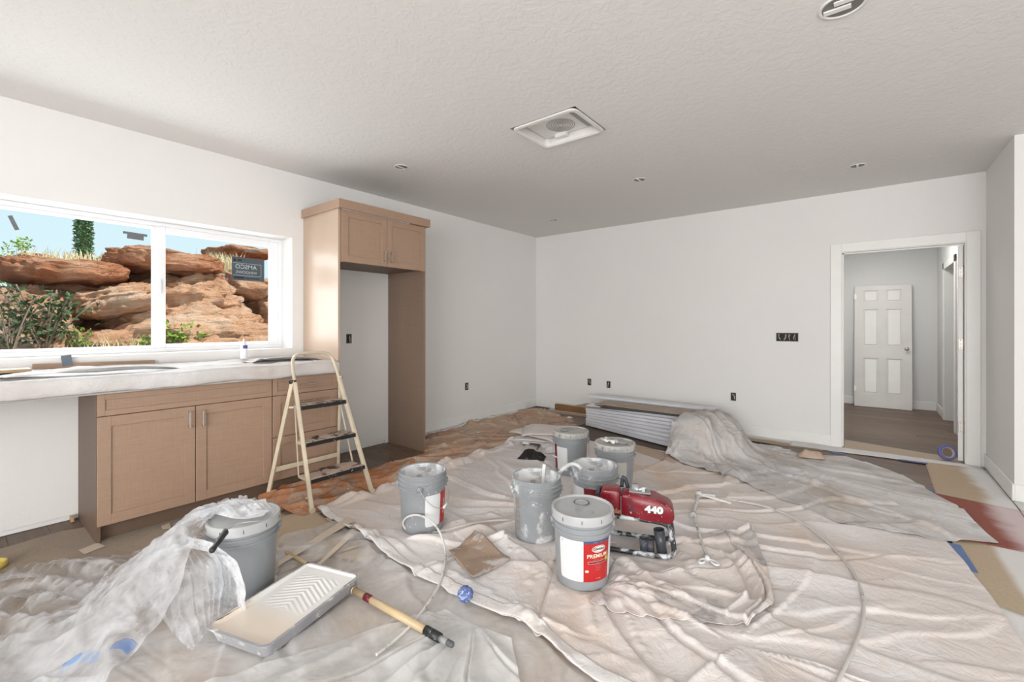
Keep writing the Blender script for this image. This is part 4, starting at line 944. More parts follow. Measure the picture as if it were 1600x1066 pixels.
# folded cloth by the far lidded bucket
fp = thing('folded_cloth', 'neatly folded pale canvas cloth left of the far lidded bucket', 'drop cloth', (1.38, 4.12, 0))
zc = float(hf.at(np.array(1.38), np.array(4.12)))+.022
for k, (a0, dx, dy, s_) in enumerate([(.1, 0, 0, 1), (.35, .02, -.02, .93), (-.1, -.02, .01, .96), (.55, .03, .02, .85)]):
    P2 = coons([(-.34*s_, -.26*s_), (.34*s_, -.26*s_)], [(-.34*s_, .26*s_), (.34*s_, .26*s_)], [(-.34*s_, -.26*s_), (-.34*s_, .26*s_)], [(.34*s_, -.26*s_), (.34*s_, .26*s_)], .04)
    ca, sa = math.cos(a0), math.sin(a0); X = P2[..., 0]*ca-P2[..., 1]*sa+dx; Y = P2[..., 0]*sa+P2[..., 1]*ca+dy
    Z = zc+.012+.030*k+.016*fbm(X*5+k, Y*5, 80+k, 3)+.01*(1-(np.abs(P2[..., 0])/(.34*s_))**6)-.012*((np.abs(P2[..., 0])/(.34*s_))**8+(np.abs(P2[..., 1])/(.26*s_))**8)
    o = cloth('fold', np.stack([X, Y, Z.clip(zc+.004)], -1), C_BIG, None, thick=.012, sub=1, parent=fp)
# --- covering on the counter
C_CTR = canvas('counter_canvas', (.63, .595, .575), (.60, .51, .44), (.74, .73, .73), .35, .5, 1.2, dots=False, seed=9.)
nu, nv = 130, 46; P = np.zeros((nu, nv, 3)); Yc = np.linspace(-1.5, 2.07, nu)
prof = [(.02, 1.018), (.12, 1.010), (.30, .985), (.50, .985), (.56, .996), (.645, 1.003), (.668, .99), (.672, .955), (.668, .915), (.655, .900)]
L_ = np.r_[0, np.cumsum([math.dist(a, c_) for a, c_ in zip(prof, prof[1:])])]; L_ /= L_[-1]; tt = np.linspace(0, 1, nv)
px_ = np.interp(tt, L_, [p[0] for p in prof]); pz_ = np.interp(tt, L_, [p[1] for p in prof])
YY, TT = np.meshgrid(Yc, tt, indexing='ij'); front = ((TT-.72)/.1).clip(0, 1); end = ((YY-1.86)/.2).clip(0, 1)
nz = fbm(YY*4, TT*6, 91, 4); PX = px_[None]+front*.014*fbm(YY*7, TT*5, 95, 3)+.006*nz; PZ = pz_[None]+.012*nz*(1-front*.5)+front*.004*fbm(YY*9, TT*3, 96, 2)
PZ = PZ-front*TT*.012*(fbm(YY*3.2, YY*0, 97, 2)); PZ += .02*dir_folds(YY*1.0, TT*1.3, .25, 3.5, 1., 98)*(1-front)*(TT > .15)
PZ -= .03*end**2*(TT < .6); PX = np.maximum(PX, .006)
P = np.stack([PX, YY+0*PX, PZ], -1)
cloth('counter_cloth', P, C_CTR, 'off white canvas cloth draped along the countertop and over its front edge', 'drop cloth', .002)
# ================================================================= things on the floor and counter
def gz(x, y, r=.0):
    if r == 0: return float(hf.at(np.array(x), np.array(y)))
    a = np.linspace(0, 2*PI, 12); return float(np.median(hf.at(x+r*np.cos(a), y+r*np.sin(a))))
BUCK = plain('grey_bucket_plastic', (.30, .315, .33), .38, var=.05, scale=5)
BUCK2 = splattered('paint_smeared_bucket', (.31, .325, .34), (.72, .72, .73), .42, .4, 6, 40)
BUCK3 = splattered('lightly_smeared_bucket', (.29, .305, .32), (.66, .66, .68), .22, .4, 7, 45)
LID = plain('pale_grey_lid', (.46, .465, .47), .42, var=.06, scale=8); LIDD = splattered('dusty_grey_lid', (.38, .38, .37), (.55, .53, .50), .5, .6, 5)
PAINTW = plain('wet_white_paint', (.80, .79, .76), .25, var=.03); PAINTSM = splattered('paint_coated_inside', (.40, .41, .42), (.78, .78, .79), .55, .4, 7, 60)
LABW = plain('white_label', (.76, .77, .78), .4, var=.02); LABR = plain('red_label', (.48, .018, .018), .35, var=.08); LABD = plain('dark_red_label', (.20, .015, .02), .4, var=.3, scale=30)
INKW = plain('white_print', (.82, .80, .76), .5); INKN = plain('navy_print', (.04, .06, .16), .5); INKB = plain('black_print', (.03, .03, .03), .5); INKG = plain('lime_print', (.35, .62, .03), .5); INKGR = plain('grey_print', (.5, .5, .5), .5)
def patch(a0, a1, z0, z1, r, mat, parent, name='label', n=24, rc=.012, slope=0.):
    """rounded label wrapped on the side of a bucket; a in degrees, 0 faces the front (-y)"""
    P = []; w_ = math.radians(a1-a0)*r; hx_, hz_ = w_/2, (z1-z0)/2; am = math.radians((a0+a1)/2); zm = (z0+z1)/2
    V = []; Fs = []; m_ = 10
    for j in range(m_+1):
        for i in range(n+1):
            u = -1+2*i/n; v = -1+2*j/m_; x = u*hx_; z = v*hz_
            # round the corners
            ex = abs(x)-(hx_-rc); ez = abs(z)-(hz_-rc)
            if rc and ex > 0 and ez > 0:
                L_ = math.hypot(ex, ez)
                if L_ > rc: x = math.copysign(hx_-rc+ex*rc/L_, x); z = math.copysign(hz_-rc+ez*rc/L_, z)
            a = am+x/r; rr_ = r+slope*(zm+z); V.append((rr_*math.sin(a), -rr_*math.cos(a), zm+z))
    for j in range(m_):
        for i in range(n): k = j*(n+1)+i; Fs.append((k, k+1, k+n+2, k+n+1))
    return pydata(name, V, Fs, mat, parent, True)
def wrap_text(txt, size, a, z, r, mat, parent, vertical=False, slope=0., **k):
    me = text_mesh(txt, size, **k); a = math.radians(a)
    bm_ = bmesh.new(); bm_.from_mesh(me); 
    for v in bm_.verts:
        x, y = v.co.x, v.co.y
        if vertical: x, y = -y, x
        rr_ = r+slope*(z+y); v.co = (rr_*math.sin(a+x/r), -rr_*math.cos(a+x/r), z+y)
    bm_.to_mesh(me); bm_.free(); me.materials.clear(); me.materials.append(mat)
    o = bpy.data.objects.new('lettering', me); COL.objects.link(o); o.parent = parent; return o
HB = .368
def body_r(z): return .131+(.144-.131)*min(1, z/.27)
def bucket(key, label, face, mat, lid=None, handle=None, level=.27, seed=1, inner=None, group=None, ribs=3):
    x, y = BK[key]; z = gz(x, y)+.0012
    t = thing('paint_bucket', label, 'bucket', (x, y, z), math.radians(face))
    top = HB-(.012 if lid else 0)
    pr = [(.0, .006), (.118, .006), (.124, .0), (.129, .003), (.131, .012), (.1435, .262)]
    for zz in (.276, .303, .330)[:ribs]: pr += [(.1445, zz-.004), (.1525, zz-.0025), (.1535, zz+.001), (.1525, zz+.0035), (.1455, zz+.006)]
    pr += [(.147, top-.012), (.152, top-.010), (.1525, top-.002), (.150, top), (.1465, top-.002)]
    pr += [(.143, top-.03), (.138, .262), (.1275, .02), (0, .018)] if not lid else [(.140, top-.01), (.138, top-.02)]
    b = MB(); b.lathe(pr[1:] if not lid else pr[1:], 64); 
    b.build('body', [mat], t, 50)
    if not lid:
        b = MB(); b.lathe([(.1452, top-.006), (.1428, top-.03), (.1375, .262), (body_r(level)-.0062, level)], 48); b.build('paint_coating', inner or PAINTSM, t)
        q = random.Random(seed); b = MB(); b.lathe([(0.001, level), (.05, level+.002), (.10, level), (body_r(level)-.006, level+.004)], 40); b.build('paint', PAINTW if inner is None else plain('grey_paint_skin', (.42, .43, .44), .4, var=.15, scale=20), t)
    else:
        lm = lid; h = .368
        b = MB(); b.lathe([(.151, h-.045), (.1575, h-.043), (.158, h-.006), (.156, h+.001), (.151, h+.003), (.146, h+.001), (.143, h-.007), (.09, h-.008), (.001, h-.008)], 64); lo = b.build('lid', lm, t, 50)
        for k in range(10):
            a = 2*PI*k/10+.3; b = MB(); b.box((.1572, -.0015, h-.030), (.1590, .0015, h-.013), 0, Matrix.Rotation(a, 4, 'Z')); b.build('lid_slot', INKB, lo)
    for s_ in (-1, 1):                              # ears for the bail
        b = MB(); b.cyl((s_*.142, 0, .292), (s_*.163, 0, .292), .017, n=16); b.box((s_*.150-.004, -.012, .258), (s_*.150+.004, .012, .30), .002); b.build('handle_ear', mat, t)
    if handle:
        b = MB(); ang = handle; P_ = []
        for k in range(21):
            a = PI*k/20; x_ = .160*math.cos(a); d_ = .150*math.sin(a); P_.append((x_, -d_*math.sin(ang), .292-d_*math.cos(ang)))
        P_ = [(p[0]*1.0, p[1]-.0, p[2]) for p in P_]
        # keep the wire outside the wall
        Q = []
        for p in P_:
            r_ = math.hypot(p[0], p[1]); m_ = .157; Q.append((p[0]*max(1, m_/max(r_, 1e-4)) if r_ > .02 else p[0], p[1]*max(1, m_/max(r_, 1e-4)) if r_ > .02 else -m_, max(p[2], .01)))
        b.tube(Q, .0022, 8, smooth_it=1); hd = b.build('wire_handle', plain('dull_wire', (.45, .45, .45), .4, .8), t)
        m_ = len(Q)//2; b = MB(); b.tube(Q[m_-2:m_+3], .0065, 10, smooth_it=1); b.build('grip', LABW, hd)
    return t
def spout(t, x, y, r=.028, h=.361):
    b = MB(); b.lathe([(r*1.25, h), (r*1.22, h+.004), (r*1.02, h+.007), (r, h+.004), (r*.96, h+.004), (r*.5, h+.005), (0.001, h+.005)], 28, Matrix.Translation((x, y, 0))); o = b.build('spout_cap', LID, t)
    b = MB(); b.lathe([(r*1.27, h+.002), (r*1.36, h+.004), (r*1.27, h+.0055)], 28, Matrix.Translation((x, y, 0))); b.build('cap_ring', INKB, o)
def cam_face(key, off=0): # rotation that turns the -y side to the camera, plus off degrees
    x, y = BK[key]; return math.degrees(math.atan2(0-y, CX-x))+90+off
# front bucket with the red label
t = bucket('b1', 'grey lidded paint bucket with red and white label in front of the sprayer', cam_face('b1'), BUCK, LID, handle=None)
spout(t, -.005, .055, .030)
for R0 in (.022, .034, .046):
    b = MB(); b.lathe([(R0, .3605), (R0+.0012, .3622), (R0+.0024, .3605)], 28, Matrix.Translation((.012, -.045, 0))); b.build('lid_ring', LID, t)
b = MB(); Q = [(.162*math.cos(a), .162*math.sin(a)*1.0, .285-.10*math.sin(a)*.9) for a in [PI*k/16 for k in range(17)]]; b.tube(Q, .0022, 8, smooth_it=1); b.build('wire_handle', plain('dull_wire', (.45, .45, .45), .4, .8), t)
sl = .052; R0 = .1318
lb = patch(-50, 4, .052, .252, R0, LABW, t, slope=sl)
lr = patch(2, 62, .052, .252, R0+.0004, LABR, t, rc=0, slope=sl); tag(lr, 'red printed label panel')
lw = patch(61.5, 76, .052, .252, R0, LABW, t, rc=.004, slope=sl)
b_ = patch(2, 62, .240, .252, R0+.0008, plain('navy_band', (.07, .09, .20), .4), lr, 'navy_band', rc=0, slope=sl)
wrap_text('------     -----', .009, 32, .2455, R0+.0012, INKW, lr, slope=sl)
# oval emblem with script name
def ring_emblem(a, z, rx, rz, mat, off, parent, name='emblem', fill=True):
    V = []; n = 32; am = math.radians(a)
    V.append((0, 0)); V += [(rx*math.cos(2*PI*k/n), rz*math.sin(2*PI*k/n)) for k in range(n)]
    P_ = []
    for x, y in V: rr_ = R0+off+sl*(z+y); P_.append((rr_*math.sin(am+x/R0), -rr_*math.cos(am+x/R0), z+y))
    return pydata(name, P_, [(0, 1+k, 1+(k+1) % n) for k in range(n)], mat, parent, True)
ring_emblem(34, .212, .036, .0175, INKW, .0010, lr); ring_emblem(34, .212, .0335, .0153, LABR, .0013, lr); ring_emblem(34, .212, .031, .0133, INKW, .0016, lr)
wrap_text('Glidden', .0185, 34, .2125, R0+.0020, INKB, lr, slope=sl, bold=.0005)
wrap_text('PREMIUM', .0262, 32, .178, R0+.0012, plain('pale_gold_print', (.80, .70, .55), .5), lr, slope=sl, bold=.0006)
wrap_text('------- ----- - ------', .0068, 32, .161, R0+.0012, INKW, lr, slope=sl)
patch(11, 54, .140, .153, R0+.0010, INKW, lr, 'panel_outline', rc=.004, slope=sl); patch(11.5, 53.5, .1412, .1518, R0+.0013, LABD, lr, 'panel_field', rc=.003, slope=sl)
wrap_text('---------', .0075, 32, .1465, R0+.0018, INKW, lr, slope=sl)
for k, (tx, zz) in enumerate((('--- ---- -------', .130), ('--- ---- ------', .120), ('------- -----', .110))): wrap_text(tx, .0062, 33, zz, R0+.0012, INKW, lr, slope=sl)
patch(50, 57, .146, .166, R0+.0016, INKG, lr, 'green_badge', rc=.002, slope=sl)
ring_emblem(9, .105, .009, .006, INKW, .0012, lr, 'round_badge')
wrap_text('-- ----', .011, 34, .068, R0+.0012, INKW, lr, slope=sl, bold=.0003)
for k in range(9): patch(-44, -44+3.0+.8*(k % 2), .236-k*.0, .244, R0+.0008, INKGR, lb, 'barcode', rc=0, slope=sl) if k == 0 else None
for k in range(12):
    zz = .222-k*.0125; wrap_text('- ---- --- ----- --- -- -----'[:20+(k*7) % 9], .008, -24, zz, R0+.0008, INKGR, lb, slope=sl)
# middle open bucket
t = bucket('b2', 'open paint smeared bucket left of the front labelled bucket, a stir stick inside', cam_face('b2'), BUCK2, None, handle=None, level=.265)
b = MB(); b.box((-.010, -.003, 0), (.010, .003, .315), .001, Matrix.Translation((.022, .100, .085)) @ Matrix.Rotation(math.radians(-4), 4, 'X') @ Matrix.Rotation(math.radians(5), 4, 'Y')); tag(b.build('stir_stick', PAINTW), 'paint coated stir stick standing at the back of the middle open bucket', 'stir stick').matrix_world = Matrix.Translation(t.location) @ Matrix.Rotation(t.rotation_euler.z, 4, 'Z')
STAMP = plain('faded_brown_stamp', (.30, .255, .21), .6, var=.25, scale=60)
for k, zz in enumerate((.09, .225)): patch(-62, -48, zz-.03, zz+.03, .1325, STAMP, t, 'stamp_block', rc=.004, slope=.05)
b = MB(); b.lathe([(.016, -.001), (.019, .0008), (.022, -.001)], 24, Matrix.Rotation(math.radians(-55), 4, 'Z') @ Matrix.Translation((0, -.141, .158)) @ Matrix.Rotation(PI/2, 4, 'X')); b.build('embossed_ring', STAMP, t)
b = MB(); Q = [(.165*math.cos(a), -.158*math.sin(a), .292-.09*math.sin(a)) for a in [PI+PI*k/16 for k in range(17)]]
Q = [(.162*math.cos(a), .160*math.sin(a), .288-.11*math.sin(a)) for a in [PI*k/16 for k in range(17)]]; b.tube(Q, .0022, 8, smooth_it=1); b.build('wire_handle', plain('dull_wire', (.45, .45, .45), .4, .8), t)
# back buckets
t = bucket('b3', 'farthest grey lidded bucket with a white label, beside the folded cloth', cam_face('b3'), BUCK, LIDD, handle=.05)
patch(-58, -12, .045, .245, R0, LABW, t, slope=sl); tag(patch(-84, -57, .045, .255, R0, LABD, t, rc=0, slope=sl), 'dark red label edge')
spout(t, -.055, -.02, .026)
t = bucket('b4', 'grey lidded bucket with crumpled paper on its lid, nearest the board stack', cam_face('b4'), BUCK, LIDD, handle=None)
patch(0, 38, .05, .245, R0, plain('cream_label', (.55, .53, .48), .5), t, slope=sl); spout(t, .055, -.02, .03)
b = MB(); Q = [(.162*math.cos(a), .160*math.sin(a), .288-.11*math.sin(a)) for a in [PI*k/16 for k in range(17)]]; b.tube(Q, .0022, 8, smooth_it=1); b.build('wire_handle', plain('dull_wire', (.45, .45, .45), .4, .8), t)
q = np.random.RandomState(3); P2 = coons([(-.06, -.05), (.06, -.05)], [(-.06, .05), (.06, .05)], [(-.06, -.05), (-.06, .05)], [(.06, -.05), (.06, .05)], .012)
X, Y = P2[..., 0], P2[..., 1]; Z = .006+.035*ridge(vnoise(X*16+3, Y*16, 4))+.01*fbm(X*40, Y*40, 6, 3).clip(0); P = np.stack([X, Y, Z], -1)
o = cloth('crumpled_paper', P, plain('white_paper', (.82, .81, .79), .7, var=.02), 'crumpled white paper scrap on a bucket lid', 'paper scrap', .0006); o.location = (BK['b4'][0]-.03, BK['b4'][1]-.03, gz(*BK['b4'])+.364)
t = bucket('b5', 'open bucket behind the sprayer with a tube hanging over its rim', cam_face('b5'), BUCK2, None, handle=None, level=.25)
patch(-80, -28, .05, .245, .1325, LABW, t, slope=.05); tag(patch(-28, 10, .05, .245, .1328, LABD, t, rc=0, slope=.05), 'dark red label panel')
t = bucket('b6', 'open bucket standing alone at the left with a wire handle and red label', cam_face('b6'), BUCK3, None, handle=None, level=.235, seed=5)
patch(6, 50, .05, .245, .1325, LABW, t, slope=.05); tag(patch(50, 82, .05, .250, .1328, LABR, t, rc=0, slope=.05), 'red label panel')
wrap_text('PREMIUM', .022, 66, .15, .1336, INKW, t, vertical=True, slope=.05, bold=.0005)
b = MB(); b.tube([(-.018, -.160, .292), (-.005, -.172, .27), (.03, -.185, .225), (.075, -.19, .19), (.12, -.17, .175), (.155, -.12, .19), (.168, -.06, .24)], .0022, 8); hd = b.build('wire_handle', plain('dull_wire', (.45, .45, .45), .4, .8), t)
b = MB(); b.cyl((.125, -.168, .176), (.152, -.128, .196), .0065, n=12); b.build('grip', LABW, hd)
b = MB(); b.cyl((-.018, -.138, .292), (-.018, -.162, .292), .018, n=16); b.box((-.03, -.157, .25), (-.006, -.15, .30), .002); b.build('handle_ear', BUCK3, t)
# near left bucket under the plastic
t = bucket('b7', 'grey lidded bucket in the left foreground, half covered by clear plastic', cam_face('b7'), plain('mid_grey_bucket_plastic', (.27, .285, .30), .35, var=.04), LID, handle=None)
tb7 = t
# clear plastic sheeting draped over that bucket and across the floor
bx, by = BK['b7']; hz7 = gz(bx, by); TOPZ = hz7+.375
hb = HF(-.3, -1.6, 6.6, 6.2, .02); hb.h = hf.h.copy()
Rv = np.array((.7846, .6200)); Cv = np.array((.935, -.355)); B0 = np.array((bx, by)); q_ = lambda r, c: tuple(B0+Rv*r+Cv*c)
sides = [(.62, .02), (1.10, -.50), (1.75, -.75), (2.30, -.35)], [(1.28, .98), q_(-.05, -.27), q_(.10, -.13)], [(.62, .02), (.74, .40), (1.0, .78), (1.28, .98)], [(2.30, -.35), (2.14, .30), (1.99, .58), q_(-.17, .11), q_(-.09, .105), q_(.03, .115), q_(.135, .04), q_(.10, -.13)]
P2 = coons(sides[0], sides[1], sides[2], sides[3], .024); X, Y = P2[..., 0], P2[..., 1]
dd = np.hypot(X-bx, Y-by); base = hb.at(X, Y)
bag = 1-((dd-.13)/.62).clip(0, 1); bag = bag*bag*(3-2*bag)*.98
z0 = base+.01+(TOPZ-base)*bag+.05*(dd < .15)*(.6+fbm(X*9, Y*9, 9, 2)).clip(0)+.016*fbm(X*5, Y*5, 5, 4)*(1+0*X)+.05*dir_folds(X, Y, .75, 7, 1.2, 121)*(bag < .97)+.03
class HB7:
    def at(s, x, y):
        b_ = hb.at(x, y); d = np.hypot(x-bx, y-by); return np.where(d < .158, np.maximum(b_, TOPZ+.004), b_+(TOPZ*.97-b_)*(((.158+.30-d)/.30).clip(0, 1))**1.9*(((-(x-bx)*.7846-(y-by)*.62)+.10)/.16).clip(0, 1))
P = simulate(P2, .015, .015, HB7(), steps=90, iters=3, z0=z0, g=.00009, off=.003, anchor=.004, bend=.35)
def upsample(P, k=2):
    for ax in (0, 1):
        n = P.shape[ax]; t_ = np.linspace(0, n-1, (n-1)*k+1); i = np.clip(t_.astype(int), 0, n-2); f_ = (t_-i)
        sh = [1, 1, 1]; sh[ax] = -1; f_ = f_.reshape(sh); g = lambda j: np.take(P, np.clip(j, 0, n-1), axis=ax)
        p0, p1, p2, p3 = g(i-1), g(i), g(i+1), g(i+2)
        P = .5*(2*p1+(p2-p0)*f_+(2*p0-5*p1+4*p2-p3)*f_**2+(3*p1-p0-3*p2+p3)*f_**3)
    return P
P = upsample(P, 2); X, Y = P[..., 0], P[..., 1]; P[..., 2] += .005*ridge(fbm(X*16, Y*16, 7, 3))+.020*crease_dir(X, Y, .75, 14, 130, .2)+.016*crease_dir(X, Y, 1.3, 9, 133, .3)
P[..., 2] = np.maximum(P[..., 2], HB7().at(P[..., 0], P[..., 1])*(np.hypot(X-bx, Y-by) < .16))
cloth('plastic_sheeting', P, BAGM, 'crumpled clear plastic sheeting over the near left bucket, trailing to the left corner', 'plastic sheet', 0, sub=0)
# lower loop of the bag standing beside the bucket
PD = lambda px, py, d: Vector((CX, 0, CH))+Vector(ray(px, py))*d
AC = [PD(292, 846, 2.02), PD(330, 856, 1.97), PD(362, 880, 1.93), PD(378, 915, 1.93), PD(376, 962, 1.96)]
BC = [PD(205, 905, 2.10), PD(222, 925, 2.02), PD(245, 955, 1.93), PD(270, 990, 1.86), PD(300, 1020, 1.76)]
n1, n2 = 34, 26; uu = np.linspace(0, 1, n1); A3 = poly_at(AC, uu); B3 = poly_at(BC, uu); vv = np.linspace(0, 1, n2)[None, :, None]
P = A3[:, None]*(1-vv)+B3[:, None]*vv; P[..., 2] += .07*np.sin(PI*np.linspace(0, 1, n2))[None]*(1-uu[:, None]*.4)
P = upsample(P, 3); U = np.linspace(0, 1, P.shape[0])[:, None]+0*P[..., 0]; V_ = np.linspace(0, 1, P.shape[1])[None]+0*P[..., 0]
w_ = .018*crease_dir(U*1.0, V_*1.0, .5, 14, 301, .15)+.012*fbm(U*6, V_*6, 302, 4)+.012*crease_dir(U, V_, 1.4, 10, 305, .3); P[..., 2] += w_; P[..., 0] += w_*.6; P[..., 1] -= w_*.4
P[..., 2] = np.maximum(P[..., 2], hf.at(P[..., 0], P[..., 1])+.008)
cloth('plastic_sheeting', P, BAGM, 'open bulging end of the clear plastic beside the near left bucket', 'plastic sheet', 0, sub=0)
n1, n2 = 60, 14; uu = np.linspace(0, 1, n1); A3 = poly_at(AC, uu); P = np.zeros((n1, n2, 3))
for k in range(3): A3[1:-1] = (A3[:-2]+A3[1:-1]*2+A3[2:])/4
for i in range(n1):
    u = i/(n1-1)
    for j in range(n2):
        ph = 2*PI*j/(n2-1); r1 = .022*(1-.2*u)*(1+.45*float(fbm(np.array(u*9+2), np.array(math.cos(ph)*1.4), 3, 3))+.25*math.sin(ph*3+u*14)); P[i, j] = (A3[i, 0]+r1*math.cos(ph)*.9, A3[i, 1]+r1*math.cos(ph)*.5, max(A3[i, 2]+r1*1.25*math.sin(ph), .012))
cloth('plastic_sheeting', P, BAGM2, 'gathered edge of the clear plastic arching beside the near left bucket', 'plastic sheet', 0, sub=1)
P2 = coons([(-.15, -.12), (.14, -.12)], [(-.15, .12), (.14, .12)], [(-.15, -.12), (-.15, .12)], [(.14, -.12), (.14, .12)], .008); X, Y = P2[..., 0], P2[..., 1]
s_ = np.sqrt((1-(Y/.12)**2*.55).clip(0)); X2 = X*s_*(1+.10*fbm(X*9, Y*9, 311, 2)); Y2 = Y*np.sqrt((1-(X/.15)**2*.5).clip(0))
e_ = (1-np.hypot(X2/.15, Y2/.125)**3).clip(0, 1); Z = e_*(.028+.022*fbm(X*8, Y*8, 312, 3)+.016*crease_dir(X, Y, .8, 26, 313, .1)+.010*crease_dir(X, Y, -.4, 30, 314, .2))
cb = B0-Rv*.012-Cv*.028; P = np.stack([cb[0]+X2*Rv[0]+Y2*Cv[0], cb[1]+X2*Rv[1]+Y2*Cv[1], TOPZ+.006+Z.clip(0)], -1)
cloth('plastic_sheeting', P, film_mat('bunched_white_plastic', .62, (.92, .925, .94), .25, 12.), 'bunched whitish plastic film heaped on the lid of the near left bucket', 'plastic sheet', 0, sub=0)
for (lb, c_, a_) in (('crumpled piece of blue tape in the plastic at the lower left', tuple(onz(190, 1010, .06))[:2], .2), ('pale blue tape scrap inside the plastic at the bottom left', tuple(onz(125, 1030, .06))[:2], 1.0)):
    P2 = coons([(-.05, -.018), (.05, -.018)], [(-.05, .018), (.05, .018)], [(-.05, -.018), (-.05, .018)], [(.05, -.018), (.05, .018)], .01); X, Y = P2[..., 0], P2[..., 1]
    P = np.stack([X, Y+.015*np.sin(X*40), .01+.02*np.cos(X*30)**2+Y*.5+.01], -1)
    o = cloth('tape_scrap', P, plain('light_blue_tape', (.22, .34, .58), .6) if a_ > .5 else BLUE, lb, 'tape', .001); zz = gz(*c_)-.02
    o.location = (c_[0], c_[1], zz+.03); o.rotation_euler = (0, 0, a_)
# roller frame lying on that bucket
zt = TOPZ+.012; fr = thing('paint_roller', 'paint roller frame with black splattered grip lying on the plastic covered bucket', 'paint roller', (0, 0, 0))
A = onz(330, 862, zt-.01); B_ = onz(352, 832, zt+.008)
d_ = (B_-A).normalized(); GRIP = splattered('black_grip_with_paint', (.02, .025, .022), (.6, .66, .66), .25, .4, 30, 80)
b = MB(); M = Matrix.Translation(A) @ d_.to_track_quat('Z', 'Y').to_matrix().to_4x4(); Lg = (B_-A).length
b.lathe([(.001, .0), (.007, .0), (.0105, .003), (.0125, .008), (.012, .02), (.0105, .035), (.012, .06), (.0128, Lg-.012), (.0135, Lg), (.010, Lg+.006), (.001, Lg+.007)], 20, M); b.build('grip', GRIP, fr)
b = MB(); b.lathe([(.001, -.0012), (.0068, -.0012)], 14, M); b.build('grip_socket', INKB, fr)
E_ = onz(372, 818, zt+.018); F_ = onz(395, 815, zt+.02); G_ = onz(412, 814, zt+.01)
b = MB(); b.tube([B_, B_+d_*.03, E_, F_, G_], .0028, 8, smooth_it=3); b.build('wire_frame', plain('dull_wire', (.45, .45, .45), .4, .8), fr)
b = MB(); b.box((-.012, -.006, -.012), (.012, .006, .012), .003, Matrix.Translation(B_+d_*.004)); b.build('collar', GRIP, fr)

# ---------------------------------------------------------------- step ladder
LW = plain('cream_painted_steel', (.66, .57, .43), .4, var=.10, scale=9); LWW = splattered('cream_steel_with_white_paint', (.62, .53, .41), (.78, .77, .74), .35, .4, 10, 60)
TREAD = splattered('black_tread_with_paint', (.018, .018, .018), (.58, .45, .37), .55, .6, 9, 90); TREADE = splattered('black_tread_edge', (.012, .012, .012), (.7, .68, .66), .28, .5, 16, 60)
ld = thing('step_ladder', 'cream folding step ladder with three black paint spattered treads', 'ladder', (0, 0, 0))
def lp(z, yh): return Vector((1.163-.428*z, 1.806+yh, z))
z0_ = .006
def yhw(z): return .238-.058*(z/.86)
P_ = [lp(z0_, -.238), lp(.40, -yhw(.4)), lp(.86, -yhw(.86)), lp(1.00, -.172), lp(1.055, -.150), lp(1.078, -.105), lp(1.082, 0), lp(1.078, .105), lp(1.055, .150), lp(1.00, .172), lp(.86, yhw(.86)), lp(.40, yhw(.4)), lp(z0_, .238)]
b = MB(); b.tube([P_[2], P_[3], P_[4], P_[5], P_[6], P_[7], P_[8], P_[9], P_[10]], .0125, 12, smooth_it=3); b.build('top_hoop', LWW, ld)
for s_ in (-1, 1):
    b = MB(); b.bar(lp(z0_, s_*.238), lp(.87, s_*yhw(.87)), .026, .030, bev=.005); b.build('front_leg', LW, ld)
    b = MB(); b.box((-.016, -.018, -.004), (.016, .018, .03), .004, Matrix.Translation(lp(.006, s_*.238))); b.build('foot', LWW, ld)
rearL, rearR = Vector((.632, 1.50, .006)), Vector((.632, 2.07, .006)); hL, hR = Vector((.79, 1.612, .885)), Vector((.79, 1.995, .885))
for a_, h_ in ((rearL, hL), (rearR, hR)):
    b = MB(); b.bar(a_, h_, .022, .028, bev=.004); b.build('rear_leg', LW, ld)
    b = MB(); b.cyl(h_+Vector((.0, -.022, -.01)), h_+Vector((.0, .022, -.01)), .014, n=14); b.build('hinge_bolt', GRIP if a_ is rearL else LWW, ld)
f_ = .235; b = MB(); b.bar(rearL.lerp(hL, f_), rearR.lerp(hR, f_), .012, .036, bev=.003); b.build('rear_crossbar', LW, ld)
for z_, zz in ((.199, 0), (.436, 0), (.687, 0)):
    c_ = lp(z_, 0); hw = yhw(z_)-.012; dp = .19 if z_ < .3 else (.16 if z_ < .5 else .12); fx = c_.x+.022
    b = MB(); b.box((fx-dp, 1.806-hw, z_-.014), (fx-.004, 1.806+hw, z_+.010), .003); tr = b.build('tread', LWW, ld)
    P2 = coons([(fx-dp+.004, 1.806-hw+.004), (fx+.001, 1.806-hw+.004)], [(fx-dp+.004, 1.806+hw-.004), (fx+.001, 1.806+hw-.004)], [(fx-dp+.004, 1.806-hw+.004), (fx-dp+.004, 1.806+hw-.004)], [(fx+.001, 1.806-hw+.004), (fx+.001, 1.806+hw-.004)], .012)
    X, Y = P2[..., 0], P2[..., 1]; P = np.stack([X, Y, z_+.0125+.003*ridge(fbm(X*14, Y*14, int(z_*100), 3))], -1); cloth('rubber_mat', P, TREAD, None, thick=.002, sub=0, parent=tr)
    b = MB(); b.box((fx-.006, 1.806-hw-.002, z_-.016), (fx+.006, 1.806+hw+.002, z_+.0125), .004); b.build('tread_nose', TREADE, tr)
for s_ in (-1, 1):
    b = MB(); b.bar(Vector((fx-dp+.03, 1.806+s_*(hw+.004), .680)), Vector((1.163-.428*.199-.15, 1.806+s_*(.238-.02), .20)), .007, .012); b.build('link_rod', LWW, ld)
    b = MB(); b.bar(Vector((fx-dp+.02, 1.806+s_*(hw+.006), .683)), (rearL if s_ < 0 else rearR).lerp(hL if s_ < 0 else hR, .77), .008, .014); b.build('spreader', LW, ld)

